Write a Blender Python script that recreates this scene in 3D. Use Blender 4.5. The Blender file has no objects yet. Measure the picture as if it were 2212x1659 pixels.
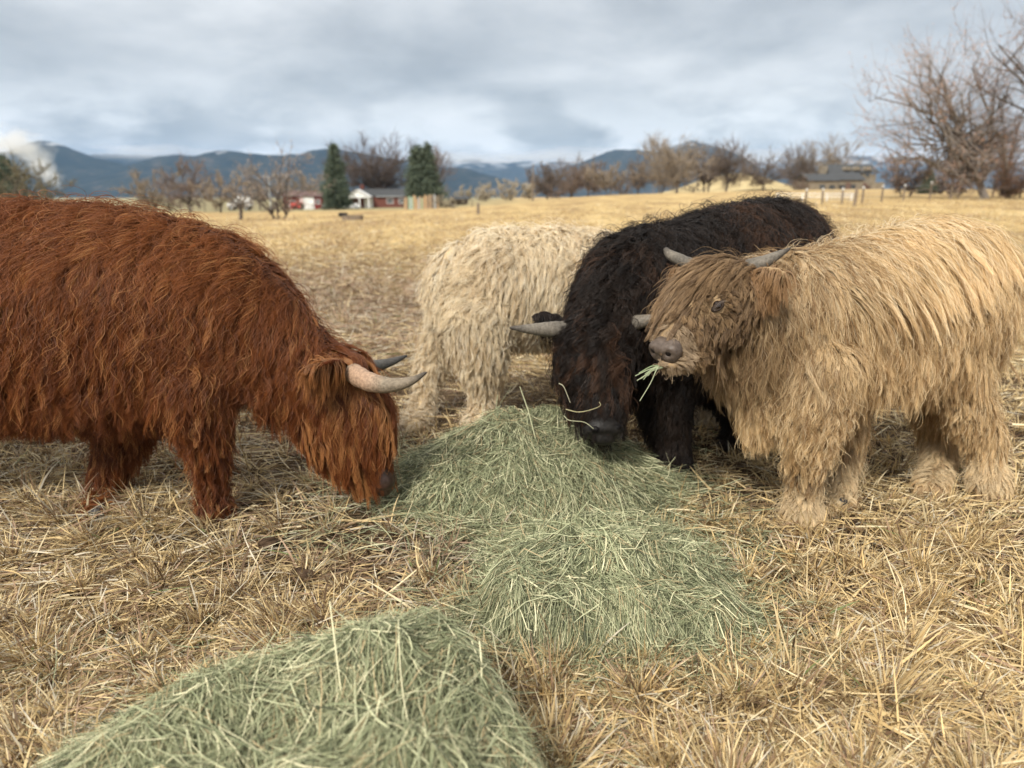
import bpy, bmesh, math, random
import numpy as np
from mathutils import Vector, Matrix
from mathutils.bvhtree import BVHTree
from mathutils.kdtree import KDTree

# ------------------------------------------------------------------ camera, sky, sun, exposure
SC = bpy.context.scene
COL = SC.collection
RAD = math.radians
CAM_H, PITCH = 1.25, RAD(14.2)
F_PX, CX, CY = 1597.0, 1106.0, 829.5          # focal length and centre in a 2212 x 1659 frame

cam = bpy.data.cameras.new("camera")
cam_o = bpy.data.objects.new("camera", cam)
COL.objects.link(cam_o)
cam_o.location = (0, 0, CAM_H)
cam_o.rotation_euler = (RAD(90) - PITCH, 0, 0)
cam.sensor_width = 36.0
cam.lens = 36.0 * F_PX / 2212.0
cam.clip_start, cam.clip_end = 0.05, 60000
cam.dof.use_dof = True
cam.dof.focus_distance = 2.3
cam.dof.aperture_fstop = 2.3
SC.camera = cam_o

SUN_EL, SUN_AZ = RAD(43), RAD(207)             # azimuth clockwise from +Y; behind the camera, to the left
sun = bpy.data.lights.new("sun", 'SUN')
sun.energy = 1.5
sun.angle = RAD(11)
sun.color = (1.0, 0.95, 0.87)
sun_o = bpy.data.objects.new("sun", sun)
COL.objects.link(sun_o)
sd = Vector((math.sin(SUN_AZ) * math.cos(SUN_EL), math.cos(SUN_AZ) * math.cos(SUN_EL), math.sin(SUN_EL)))
sun_o.rotation_euler = sd.to_track_quat('Z', 'Y').to_euler()

SC.view_settings.view_transform = 'Standard'
SC.view_settings.look = 'None'
SC.view_settings.exposure = 1.6
SC.view_settings.gamma = 1
SC.cycles.use_denoising = True
SC.cycles.max_bounces = 8
SC.cycles.diffuse_bounces = 5
SC.cycles.glossy_bounces = 2
SC.cycles.transparent_max_bounces = 8
SC.cycles.volume_bounces = 2

world = bpy.data.worlds.new("World")
SC.world = world
world.use_nodes = True


def nodes_of(tree):
    tree.nodes.clear()
    N = lambda t, **kw: _node(tree, t, kw)
    return N, tree.links.new


def _node(tree, t, kw):
    n = tree.nodes.new(t)
    for k, v in kw.items():
        if k.startswith("i_"):
            key = k[2:]
            n.inputs[int(key) if key.isdigit() else key.replace("_", " ")].default_value = v
        else:
            setattr(n, k, v)
    return n


def ramp(n, stops):
    cr = n.color_ramp
    while len(cr.elements) > 1:
        cr.elements.remove(cr.elements[-1])
    cr.elements[0].position, cr.elements[0].color = stops[0][0], (*stops[0][1], 1)
    for p, c in stops[1:]:
        e = cr.elements.new(p)
        e.color = (*c, 1)
    return n


def g3(v):
    return (v, v, v)


def build_world():
    N, L = nodes_of(world.node_tree)
    out = N('ShaderNodeOutputWorld')
    bg = N('ShaderNodeBackground')
    sky = N('ShaderNodeTexSky', sky_type='NISHITA')
    sky.sun_disc = False
    sky.sun_elevation = SUN_EL
    sky.sun_rotation = SUN_AZ
    skym = N('ShaderNodeVectorMath', operation='SCALE')
    skym.inputs['Scale'].default_value = 0.07
    L(sky.outputs[0], skym.inputs[0])
    tc = N('ShaderNodeTexCoord')
    sep = N('ShaderNodeSeparateXYZ')
    L(tc.outputs['Generated'], sep.inputs[0])
    # cloud deck: directions projected on a flat layer overhead
    zc = N('ShaderNodeMath', operation='MAXIMUM', i_1=0.0)
    L(sep.outputs['Z'], zc.inputs[0])
    za = N('ShaderNodeMath', operation='ADD', i_1=0.24)
    L(zc.outputs[0], za.inputs[0])
    dx = N('ShaderNodeMath', operation='DIVIDE')
    dy = N('ShaderNodeMath', operation='DIVIDE')
    L(sep.outputs['X'], dx.inputs[0]); L(za.outputs[0], dx.inputs[1])
    L(sep.outputs['Y'], dy.inputs[0]); L(za.outputs[0], dy.inputs[1])
    cb = N('ShaderNodeCombineXYZ')
    L(dx.outputs[0], cb.inputs[0]); L(dy.outputs[0], cb.inputs[1])
    mp = N('ShaderNodeMapping')
    mp.inputs['Location'].default_value = (3.1, 1.7, 0)
    mp.inputs['Scale'].default_value = (1.25, 1.25, 1)
    L(cb.outputs[0], mp.inputs[0])
    n1 = N('ShaderNodeTexNoise', i_Scale=1.15, i_Detail=7.0, i_Roughness=0.55, i_Distortion=0.15)
    L(mp.outputs[0], n1.inputs['Vector'])
    r1 = ramp(N('ShaderNodeValToRGB'), [(0.36, (0.148, 0.156, 0.162)), (0.45, (0.190, 0.198, 0.203)),
                                        (0.54, (0.235, 0.241, 0.244)), (0.66, (0.300, 0.303, 0.304))])
    L(n1.outputs['Fac'], r1.inputs[0])
    # low banks of cumulus along the mountains, brighter and billowy
    mp2 = N('ShaderNodeMapping')
    mp2.inputs['Scale'].default_value = (5.0, 5.0, 11.0)
    mp2.inputs['Location'].default_value = (1.3, 0.4, 0.2)
    L(tc.outputs['Generated'], mp2.inputs[0])
    n2 = N('ShaderNodeTexNoise', i_Scale=1.1, i_Detail=6.0, i_Roughness=0.55, i_Distortion=0.2)
    L(mp2.outputs[0], n2.inputs['Vector'])
    band = ramp(N('ShaderNodeValToRGB'), [(0.0, g3(1)), (0.045, g3(0.95)), (0.085, g3(0.6)), (0.14, g3(0.08)), (0.22, g3(0))])
    L(sep.outputs['Z'], band.inputs[0])
    n2r = ramp(N('ShaderNodeValToRGB'), [(0.43, g3(0)), (0.55, g3(1))])
    L(n2.outputs['Fac'], n2r.inputs[0])
    bm_ = N('ShaderNodeMath', operation='MULTIPLY')
    L(band.outputs[0], bm_.inputs[0]); L(n2r.outputs[0], bm_.inputs[1])
    mixb = N('ShaderNodeMix', data_type='RGBA')
    L(bm_.outputs[0], mixb.inputs[0])
    L(r1.outputs[0], mixb.inputs[6])
    mixb.inputs[7].default_value = (0.385, 0.39, 0.392, 1)
    # a darker slate belt of cloud base above the bright banks
    belt = ramp(N('ShaderNodeValToRGB'), [(0.03, g3(0)), (0.075, g3(0.42)), (0.12, g3(0.36)), (0.24, g3(0))])
    L(sep.outputs['Z'], belt.inputs[0])
    n3 = N('ShaderNodeTexNoise', i_Scale=0.8, i_Detail=4.0, i_Roughness=0.5)
    L(mp2.outputs[0], n3.inputs['Vector'])
    n3r = ramp(N('ShaderNodeValToRGB'), [(0.36, g3(0.15)), (0.6, g3(1))])
    L(n3.outputs['Fac'], n3r.inputs[0])
    bl = N('ShaderNodeMath', operation='MULTIPLY')
    L(belt.outputs[0], bl.inputs[0]); L(n3r.outputs[0], bl.inputs[1])
    inv = N('ShaderNodeMath', operation='SUBTRACT', i_0=1.0)
    L(bm_.outputs[0], inv.inputs[1])
    bl2 = N('ShaderNodeMath', operation='MULTIPLY')
    L(bl.outputs[0], bl2.inputs[0]); L(inv.outputs[0], bl2.inputs[1])
    mixd = N('ShaderNodeMix', data_type='RGBA')
    L(bl2.outputs[0], mixd.inputs[0])
    L(mixb.outputs[2], mixd.inputs[6])
    mixd.inputs[7].default_value = (0.126, 0.137, 0.147, 1)
    # an overcast sky is brighter overhead than at the horizon
    zen = N('ShaderNodeMapRange', i_1=0.22, i_2=0.8, i_3=0.0, i_4=1.0)
    L(sep.outputs['Z'], zen.inputs[0])
    zc_ = N('ShaderNodeMix', data_type='RGBA')
    L(zen.outputs[0], zc_.inputs[0])
    zc_.inputs[6].default_value = (1, 1, 1, 1); zc_.inputs[7].default_value = (2.1, 1.98, 1.86, 1)
    zs = N('ShaderNodeVectorMath', operation='MULTIPLY')
    L(mixd.outputs[2], zs.inputs[0]); L(zc_.outputs[2], zs.inputs[1])
    # overcast: the clear sky only shows faintly through the deck
    mixs = N('ShaderNodeMix', data_type='RGBA', i_0=0.06)
    L(zs.outputs[0], mixs.inputs[6]); L(skym.outputs[0], mixs.inputs[7])
    L(mixs.outputs[2], bg.inputs[0])
    bg.inputs[1].default_value = 1.0
    L(bg.outputs[0], out.inputs[0])


build_world()

# ------------------------------------------------------------------ helpers
CP, SP = math.cos(PITCH), math.sin(PITCH)


def P(px, py, Y):
    """world point at depth Y seen at pixel (px, py) of the 2212 x 1659 frame"""
    x, y = (px - CX) / F_PX, (CY - py) / F_PX
    d = Vector((x, CP + y * SP, -SP + y * CP))
    return Vector((0, 0, CAM_H)) + d * (Y / d.y)


def mpp(p):
    """metres per frame pixel at point p"""
    return (p.y * CP + (CAM_H - p.z) * SP) / F_PX


def hash2(ix, iy, seed):
    h = (ix.astype(np.int64) * 374761393 + iy.astype(np.int64) * 668265263 + seed * 982451653) & 0xFFFFFFFF
    h = ((h ^ (h >> 13)) * 1274126177) & 0xFFFFFFFF
    h = h ^ (h >> 16)
    return (h & 0xFFFFFF) / float(0xFFFFFF)


def vnoise(x, y, seed=0):
    x = np.asarray(x, float); y = np.asarray(y, float)
    ix, iy = np.floor(x), np.floor(y)
    fx, fy = x - ix, y - iy
    fx = fx * fx * (3 - 2 * fx); fy = fy * fy * (3 - 2 * fy)
    a = hash2(ix, iy, seed); b = hash2(ix + 1, iy, seed)
    c = hash2(ix, iy + 1, seed); d = hash2(ix + 1, iy + 1, seed)
    return (a * (1 - fx) + b * fx) * (1 - fy) + (c * (1 - fx) + d * fx) * fy


def fbm(x, y, seed=0, octv=4):
    s, a, t = 0, 0.5, 0
    for k in range(octv):
        s = s + a * vnoise(x * 2 ** k, y * 2 ** k, seed + k * 17); t += a; a *= 0.5
    return s / t


def norm(v):
    return v / np.maximum(np.linalg.norm(v, axis=-1, keepdims=True), 1e-9)


def mesh_np(name, V, Q, mat, parent=None, tint=None, smooth=True, T=None):
    """one mesh object from arrays: V verts, Q quads, T triangles, tint = colour per vertex"""
    me = bpy.data.meshes.new(name)
    V = np.asarray(V, np.float32)
    me.vertices.add(len(V))
    me.vertices.foreach_set("co", V.ravel())
    idx, starts, n0 = [], [], 0
    if Q is not None and len(Q):
        Q = np.asarray(Q, np.int32)
        idx.append(Q.ravel()); starts.append(np.arange(len(Q)) * 4); n0 = len(Q) * 4
    if T is not None and len(T):
        T = np.asarray(T, np.int32)
        idx.append(T.ravel()); starts.append(n0 + np.arange(len(T)) * 3)
    idx = np.concatenate(idx); starts = np.concatenate(starts)
    me.loops.add(len(idx)); me.loops.foreach_set("vertex_index", idx.astype(np.int32))
    me.polygons.add(len(starts)); me.polygons.foreach_set("loop_start", starts.astype(np.int32))
    me.polygons.foreach_set("use_smooth", np.full(len(starts), bool(smooth)))
    if tint is not None:
        a = me.attributes.new("tint", 'FLOAT_COLOR', 'POINT')
        c = np.ones((len(V), 4), np.float32); c[:, :3] = tint
        a.data.foreach_set("color", c.ravel())
    me.update()
    me.validate()
    for m in (mat if isinstance(mat, (list, tuple)) else [mat]):
        me.materials.append(m)
    o = bpy.data.objects.new(name, me)
    COL.objects.link(o)
    if parent:
        o.parent = parent
        o.matrix_parent_inverse = parent.matrix_world.inverted()
    return o


def thing(name, label, cat, loc, group=None):
    o = bpy.data.objects.new(name, None)
    o.empty_display_size = 0.2
    COL.objects.link(o)
    o.location = loc
    o.matrix_world = Matrix.Translation(loc)
    tag(o, label, cat, group)
    return o


def tag(o, label=None, cat=None, group=None, kind=None):
    if label: o["label"] = label
    if cat: o["category"] = cat
    if group: o["group"] = group
    if kind: o["kind"] = kind
    return o


def bm_obj(name, bm, mat, parent=None, smooth=False):
    me = bpy.data.meshes.new(name)
    bmesh.ops.recalc_face_normals(bm, faces=bm.faces)
    bm.to_mesh(me); bm.free()
    me.polygons.foreach_set("use_smooth", [smooth] * len(me.polygons))
    me.materials.append(mat)
    o = bpy.data.objects.new(name, me)
    COL.objects.link(o)
    if parent:
        o.parent = parent
        o.matrix_parent_inverse = parent.matrix_world.inverted()
    return o


def box(bm, c, s, rot=0, bev=0.0):
    r = bmesh.ops.create_cube(bm, size=1.0)
    M = Matrix.Translation(c) @ Matrix.Rotation(rot, 4, 'Z') @ Matrix.Diagonal((*s, 1))
    bmesh.ops.transform(bm, matrix=M, verts=r['verts'])
    if bev:
        es = list({e for v in r['verts'] for e in v.link_edges})
        bmesh.ops.bevel(bm, geom=es, offset=bev, segments=2, affect='EDGES')


def tube_np(pts, rad, n=6):
    """closed tube around a polyline; returns verts, quads, tris"""
    pts = np.asarray(pts, float); K = len(pts)
    t = norm(np.gradient(pts, axis=0))
    ref = np.array([0.31, 0.95, 0.05]) if abs(t[0][1]) < 0.8 else np.array([1.0, 0.1, 0.1])
    s = norm(np.cross(t, ref)); u = np.cross(s, t)
    a = np.arange(n) * 2 * math.pi / n
    ring = s[:, None, :] * np.cos(a)[None, :, None] + u[:, None, :] * np.sin(a)[None, :, None]
    V = (pts[:, None, :] + ring * np.asarray(rad)[:, None, None]).reshape(-1, 3)
    i = np.arange(K - 1)[:, None] * n; j = np.arange(n)[None, :]; j2 = (j + 1) % n
    Q = np.stack([i + j, i + j2, i + n + j2, i + n + j], -1).reshape(-1, 4)
    V = np.vstack([V, pts[:1], pts[-1:]])
    c0, c1 = len(V) - 2, len(V) - 1
    T = [(c0, (k + 1) % n, k) for k in range(n)] + [(c1, (K - 1) * n + k, (K - 1) * n + (k + 1) % n) for k in range(n)]
    return V, Q, np.array(T)


class Acc:
    """collects arrays for one mesh"""
    def __init__(s):
        s.V, s.Q, s.T, s.C, s.n = [], [], [], [], 0

    def add(s, V, Q=None, T=None, c=None):
        s.V.append(np.asarray(V, np.float32))
        if Q is not None and len(Q): s.Q.append(np.asarray(Q) + s.n)
        if T is not None and len(T): s.T.append(np.asarray(T) + s.n)
        if c is not None: s.C.append(np.broadcast_to(np.asarray(c, np.float32), (len(V), 3)))
        s.n += len(V)

    def build(s, name, mat, parent=None, smooth=True):
        return mesh_np(name, np.vstack(s.V), np.vstack(s.Q) if s.Q else None, mat, parent,
                       np.vstack(s.C) if s.C else None, smooth, np.vstack(s.T) if s.T else None)


def ribbons(pts, width, side):
    """pts (N,K,3), width (N,K) full widths, side (N,K,3) or (N,1,3) unit vectors -> verts, quads"""
    n, K, _ = pts.shape
    off = side * (width * 0.5)[..., None]
    V = np.stack([pts - off, pts + off], 2).reshape(-1, 3)
    base = (np.arange(n) * K * 2)[:, None] + (np.arange(K - 1) * 2)[None, :]
    Q = np.stack([base, base + 1, base + 3, base + 2], -1).reshape(-1, 4)
    return V, Q


# ------------------------------------------------------------------ materials
def mat_tint(name, rough=0.6, spec=0.25, gain=1.0, transl=0.0, noise=0.0):
    m = bpy.data.materials.new(name); m.use_nodes = True
    N, L = nodes_of(m.node_tree)
    out = N('ShaderNodeOutputMaterial')
    at = N('ShaderNodeAttribute', attribute_name="tint")
    b = N('ShaderNodeBsdfPrincipled', i_Roughness=rough)
    b.inputs['Specular IOR Level'].default_value = spec
    src = at.outputs['Color']
    if noise:
        tc = N('ShaderNodeTexCoord')
        nz = N('ShaderNodeTexNoise', i_Scale=noise, i_Detail=3.0)
        L(tc.outputs['Object'], nz.inputs['Vector'])
        mr = N('ShaderNodeMapRange', i_3=0.6, i_4=1.4)
        L(nz.outputs['Fac'], mr.inputs[0])
        mx = N('ShaderNodeVectorMath', operation='SCALE')
        L(src, mx.inputs[0]); L(mr.outputs[0], mx.inputs['Scale'])
        src = mx.outputs[0]
    L(src, b.inputs['Base Color'])
    if transl:
        tr = N('ShaderNodeBsdfTranslucent')
        L(src, tr.inputs['Color'])
        mxs = N('ShaderNodeMixShader', i_0=transl)
        L(b.outputs[0], mxs.inputs[1]); L(tr.outputs[0], mxs.inputs[2])
        L(mxs.outputs[0], out.inputs[0])
    else:
        L(b.outputs[0], out.inputs[0])
    return m


def mat_noise(name, c1, c2, scale=8.0, rough=0.8, spec=0.2, bump=0.0, detail=4.0, stretch=(1, 1, 1)):
    m = bpy.data.materials.new(name); m.use_nodes = True
    N, L = nodes_of(m.node_tree)
    out = N('ShaderNodeOutputMaterial')
    b = N('ShaderNodeBsdfPrincipled', i_Roughness=rough)
    b.inputs['Specular IOR Level'].default_value = spec
    tc = N('ShaderNodeTexCoord')
    mp = N('ShaderNodeMapping'); mp.inputs['Scale'].default_value = stretch
    L(tc.outputs['Object'], mp.inputs[0])
    nz = N('ShaderNodeTexNoise', i_Scale=scale, i_Detail=detail)
    L(mp.outputs[0], nz.inputs['Vector'])
    r = ramp(N('ShaderNodeValToRGB'), [(0.35, c1), (0.65, c2)])
    L(nz.outputs['Fac'], r.inputs[0]); L(r.outputs[0], b.inputs['Base Color'])
    if bump:
        bp = N('ShaderNodeBump', i_Strength=bump, i_Distance=0.01)
        L(nz.outputs['Fac'], bp.inputs['Height']); L(bp.outputs[0], b.inputs['Normal'])
    L(b.outputs[0], out.inputs[0])
    return m


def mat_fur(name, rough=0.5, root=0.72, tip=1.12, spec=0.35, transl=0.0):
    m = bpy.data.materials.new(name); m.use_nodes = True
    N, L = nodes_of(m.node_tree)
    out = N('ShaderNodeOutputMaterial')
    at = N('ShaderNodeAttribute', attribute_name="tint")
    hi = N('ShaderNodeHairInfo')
    mr = N('ShaderNodeMapRange', i_3=root, i_4=tip)  # darker root pigment, deepened so the colour also carries shade between locks
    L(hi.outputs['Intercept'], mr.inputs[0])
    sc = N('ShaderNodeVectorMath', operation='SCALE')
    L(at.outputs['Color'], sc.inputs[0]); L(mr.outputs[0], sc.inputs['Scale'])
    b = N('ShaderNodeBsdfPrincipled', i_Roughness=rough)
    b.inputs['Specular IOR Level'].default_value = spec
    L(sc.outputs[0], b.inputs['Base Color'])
    tr = N('ShaderNodeBsdfTranslucent')
    L(sc.outputs[0], tr.inputs['Color'])
    ms = N('ShaderNodeMixShader', i_0=transl)
    L(b.outputs[0], ms.inputs[1]); L(tr.outputs[0], ms.inputs[2])
    L(ms.outputs[0], out.inputs[0])
    return m


M_STRAW = mat_tint("dry_straw", 0.55, 0.3, transl=0.15)
M_HAY = mat_tint("green_hay", 0.6, 0.25, transl=0.12)
M_TWIG = mat_tint("twigs", 0.85, 0.1)
M_NEEDLE = mat_tint("needles", 0.75, 0.15)
M_BARK = mat_noise("bark", (0.055, 0.043, 0.036), (0.15, 0.125, 0.105), 6, 0.95, 0.1, 0.6, stretch=(1, 1, .25))
M_PALEBARK = mat_noise("pale_bark", (0.13, 0.11, 0.095), (0.27, 0.24, 0.21), 4, 0.95, 0.1, 0.5, stretch=(1, 1, .3))
M_WHITE = mat_noise("white_paint", (0.66, 0.66, 0.64), (0.80, 0.80, 0.78), 2.0, 0.6)
M_GLASS = mat_noise("window_glass", (0.02, 0.025, 0.03), (0.05, 0.06, 0.07), 0.6, 0.12, 0.6)
M_DARKROOF = mat_noise("dark_shingle", (0.045, 0.047, 0.05), (0.085, 0.088, 0.09), 5, 0.9)
M_REDWALL = mat_noise("barn_red_boards", (0.13, 0.022, 0.022), (0.19, 0.037, 0.035), 2.0, 0.8, stretch=(3, 3, .4))
M_BRICK = mat_noise("red_brick", (0.11, 0.042, 0.033), (0.17, 0.072, 0.056), 8, 0.9)
M_TANWALL = mat_noise("tan_stucco", (0.16, 0.135, 0.10), (0.23, 0.195, 0.145), 1.5, 0.9)
M_WOOD = mat_noise("weathered_wood", (0.13, 0.10, 0.075), (0.26, 0.21, 0.16), 7, 0.9, stretch=(4, 4, .4))
M_TANWOOD = mat_noise("new_board", (0.36, 0.24, 0.13), (0.50, 0.35, 0.21), 5, 0.8, stretch=(4, 4, .4))
M_GREENWOOD = mat_noise("green_board", (0.22, 0.34, 0.22), (0.36, 0.48, 0.33), 3, 0.8)
M_RUST = mat_noise("rusty_steel", (0.09, 0.05, 0.035), (0.17, 0.12, 0.10), 9, 0.8)
M_TRACTOR = mat_noise("red_enamel", (0.42, 0.035, 0.03), (0.55, 0.07, 0.05), 2, 0.4, 0.5)
M_RUBBER = mat_noise("black_rubber", (0.015, 0.015, 0.015), (0.035, 0.035, 0.035), 6, 0.85)
M_GALV = mat_noise("galvanised_steel", (0.32, 0.34, 0.35), (0.46, 0.48, 0.48), 3, 0.5, 0.5)
M_CARBLUE = mat_noise("dark_blue_paint", (0.02, 0.03, 0.05), (0.035, 0.05, 0.08), 1, 0.25, 0.5)
M_SOIL = mat_noise("dark_clod", (0.04, 0.026, 0.017), (0.10, 0.065, 0.04), 30, 0.95, 0.1, 0.8)


# ------------------------------------------------------------------ terrain
_ROWS_PX = np.array([-900, 0, 467, 700, 900, 1000, 1106, 1300, 1585, 1800, 2064, 2300, 3100], float)
_ROWS = np.array([452, 455, 455, 452, 448, 443, 436, 421, 412, 408, 408, 410, 414], float)
_U = (_ROWS_PX - CX) / F_PX / CP
_Z150 = np.array([P(a, b, 150).z for a, b in zip(_ROWS_PX, _ROWS)])


def zfun(X, Y):
    X = np.asarray(X, float); Y = np.asarray(Y, float)
    u = X / np.maximum(Y, 1.0)
    q = np.clip((Y - 5) / 145, 0, 1) ** 1.15
    z = np.interp(u, _U, _Z150) * q
    near = np.clip(1 - Y / 40, 0, 1)
    z = z + near * 0.05 * (fbm(X * 0.9 + 5, Y * 0.9, 3, 3) - 0.5)
    return z + np.clip((Y - 200) / 1800, 0, 1) * -2.0


def zf(x, y):
    return float(zfun(np.array([x]), np.array([y]))[0])


def ground_at(px, py):
    """ground point under the pixel"""
    x, y = (px - CX) / F_PX, (CY - py) / F_PX
    d = np.array([x, CP + y * SP, -SP + y * CP])
    Y = np.geomspace(1.0, 400, 1500)
    pt = d[None, :] * (Y / d[1])[:, None] + np.array([0, 0, CAM_H])
    below = np.where(pt[:, 2] < zfun(pt[:, 0], pt[:, 1]))[0]
    k = below[0] if len(below) else len(Y) - 1
    return Vector((pt[k, 0], pt[k, 1], zf(pt[k, 0], pt[k, 1])))


def on_ground(px, Y):
    x = (px - CX) / F_PX * Y * CP
    return Vector((x, Y, zf(x, Y)))


def build_field():
    ys = np.concatenate([[-30, -10, -3], np.linspace(0, 8, 80), np.geomspace(8.2, 9000, 125)])
    us = np.concatenate([np.linspace(-3, -0.9, 8), np.linspace(-0.85, 0.85, 110), np.linspace(0.9, 3, 8)])
    Yg, Ug = np.meshgrid(ys, us, indexing='ij')
    Xg = Ug * np.maximum(Yg, 8) * 1.0
    Z = zfun(Xg, np.maximum(Yg, 0))
    V = np.stack([Xg, Yg, Z], -1).reshape(-1, 3)
    n, m = Yg.shape
    i = np.arange(n - 1)[:, None] * m; j = np.arange(m - 1)[None, :]
    Q = np.stack([i + j, i + j + 1, i + m + j + 1, i + m + j], -1).reshape(-1, 4)
    mt = bpy.data.materials.new("field_ground"); mt.use_nodes = True
    N, L = nodes_of(mt.node_tree)
    out = N('ShaderNodeOutputMaterial')
    b = N('ShaderNodeBsdfPrincipled', i_Roughness=0.95)
    b.inputs['Specular IOR Level'].default_value = 0.05
    tc = N('ShaderNodeTexCoord')
    sep = N('ShaderNodeSeparateXYZ'); L(tc.outputs['Object'], sep.inputs[0])
    # thatch: mixed straw over soil, seen at every scale
    n1 = N('ShaderNodeTexNoise', i_Scale=30.0, i_Detail=6.0, i_Roughness=0.7)
    L(tc.outputs['Object'], n1.inputs['Vector'])
    near = ramp(N('ShaderNodeValToRGB'), [(0.35, (0.030, 0.020, 0.013)), (0.52, (0.085, 0.056, 0.034)), (0.72, (0.20, 0.14, 0.08))])
    L(n1.outputs['Fac'], near.inputs[0])
    mpf = N('ShaderNodeMapping'); mpf.inputs['Scale'].default_value = (0.35, 0.10, 1)
    L(tc.outputs['Object'], mpf.inputs[0])
    n2 = N('ShaderNodeTexNoise', i_Scale=1.0, i_Detail=7.0, i_Roughness=0.65)
    L(mpf.outputs[0], n2.inputs['Vector'])
    far = ramp(N('ShaderNodeValToRGB'), [(0.33, (0.25, 0.165, 0.085)), (0.47, (0.41, 0.29, 0.14)), (0.58, (0.52, 0.38, 0.18)), (0.75, (0.60, 0.47, 0.25))])
    L(n2.outputs['Fac'], far.inputs[0])
    mr = N('ShaderNodeMapRange', i_1=4.0, i_2=22.0)
    L(sep.outputs['Y'], mr.inputs[0])
    mx = N('ShaderNodeMix', data_type='RGBA')
    L(mr.outputs[0], mx.inputs[0]); L(near.outputs[0], mx.inputs[6]); L(far.outputs[0], mx.inputs[7])
    # far mown verge and pasture beyond the field are greyer green
    mr2 = N('ShaderNodeMapRange', i_1=100.0, i_2=125.0)
    L(sep.outputs['Y'], mr2.inputs[0])
    verge = N('ShaderNodeMix', data_type='RGBA')
    mr3 = N('ShaderNodeMapRange', i_1=10.0, i_2=-14.0, i_3=0.0, i_4=0.8)
    L(sep.outputs['X'], mr3.inputs[0])
    mm = N('ShaderNodeMath', operation='MULTIPLY')
    L(mr2.outputs[0], mm.inputs[0]); L(mr3.outputs[0], mm.inputs[1])
    L(mm.outputs[0], verge.inputs[0]); L(mx.outputs[2], verge.inputs[6])
    verge.inputs[7].default_value = (0.25, 0.235, 0.14, 1)
    L(verge.outputs[2], b.inputs['Base Color'])
    bp = N('ShaderNodeBump', i_Strength=0.7, i_Distance=0.05)
    L(n1.outputs['Fac'], bp.inputs['Height']); L(bp.outputs[0], b.inputs['Normal'])
    L(b.outputs[0], out.inputs[0])
    o = mesh_np("field", V, Q, mt)
    tag(o, kind="structure")


build_field()


def build_ridge(name, prof, Y, base_row, depth, seed, mat, extend=0.0):
    """a mountain range: profile points (px, row) give the crest; the slope falls towards the viewer and behind"""
    px = np.array([a for a, _ in prof], float); py = np.array([b for _, b in prof], float)
    n, m = 260, 60
    cx = np.linspace(px[0], px[-1], n)
    cyv = np.interp(cx, px, py)
    k = np.ones(5) / 5
    cyv = np.convolve(np.pad(cyv, 2, 'edge'), k, 'valid')
    crest = np.array([P(a, b, Y)[:] for a, b in zip(cx, cyv)])
    base = -70.0
    t = np.linspace(-1, 1, m)                      # -1 front foot, 0 crest, 1 rear foot
    fall = np.clip(1 - np.abs(t), 0, 1) ** 0.85
    X = crest[:, 0][:, None] + 0 * t[None, :]
    Yg = crest[:, 1][:, None] + t[None, :] * depth
    H = (crest[:, 2] - base)[:, None]
    rid = np.abs(fbm(X / depth * 4.0, Yg / depth * 1.6, seed, 5) - 0.5) * 2
    Z = base + H * (fall[None, :] * (1 - 0.0 * rid)) - H * 0.55 * rid * (fall * (1 - fall) * 2.2)[None, :]
    Z += H * 0.05 * (fbm(X / depth * 22, Yg / depth * 22, seed + 5, 3) - 0.5) * (fall > 0.01)
    V = np.stack([X, Yg, Z], -1).reshape(-1, 3)
    i = np.arange(n - 1)[:, None] * m; j = np.arange(m - 1)[None, :]
    Q = np.stack([i + j, i + m + j, i + m + j + 1, i + j + 1], -1).reshape(-1, 4)
    o = mesh_np(name, V, Q, mat)
    tag(o, kind="structure")
    return o


def mat_mountain(name, snow_lo, snow_hi, seed, snow=0.55):
    m = bpy.data.materials.new(name); m.use_nodes = True
    N, L = nodes_of(m.node_tree)
    out = N('ShaderNodeOutputMaterial')
    b = N('ShaderNodeBsdfPrincipled', i_Roughness=1.0)
    b.inputs['Specular IOR Level'].default_value = 0.0
    tc = N('ShaderNodeTexCoord')
    nz = N('ShaderNodeTexNoise', i_Scale=0.006, i_Detail=9.0, i_Roughness=0.65)
    L(tc.outputs['Object'], nz.inputs['Vector'])
    r = ramp(N('ShaderNodeValToRGB'), [(0.38, (0.012, 0.018, 0.019)), (0.55, (0.026, 0.031, 0.028)), (0.70, (0.085, 0.07, 0.055))])
    L(nz.outputs['Fac'], r.inputs[0])
    sep = N('ShaderNodeSeparateXYZ'); L(tc.outputs['Object'], sep.inputs[0])
    mr = N('ShaderNodeMapRange', i_1=snow_lo, i_2=snow_hi)
    L(sep.outputs['Z'], mr.inputs[0])
    nz2 = N('ShaderNodeTexNoise', i_Scale=0.004, i_Detail=8.0, i_Roughness=0.6)
    nz2.inputs['Distortion'].default_value = 0.4
    mp = N('ShaderNodeMapping'); mp.inputs['Location'].default_value = (seed * 311.0, 0, 0)
    L(tc.outputs['Object'], mp.inputs[0]); L(mp.outputs[0], nz2.inputs['Vector'])
    sr = ramp(N('ShaderNodeValToRGB'), [(snow, g3(0)), (snow + 0.08, g3(1))])
    L(nz2.outputs['Fac'], sr.inputs[0])
    mu = N('ShaderNodeMath', operation='MULTIPLY')
    L(sr.outputs[0], mu.inputs[0]); L(mr.outputs[0], mu.inputs[1])
    mx = N('ShaderNodeMix', data_type='RGBA')
    L(mu.outputs[0], mx.inputs[0]); L(r.outputs[0], mx.inputs[6])
    mx.inputs[7].default_value = (0.75, 0.77, 0.8, 1)
    L(mx.outputs[2], b.inputs['Base Color'])
    L(b.outputs[0], out.inputs[0])
    return m


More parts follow.
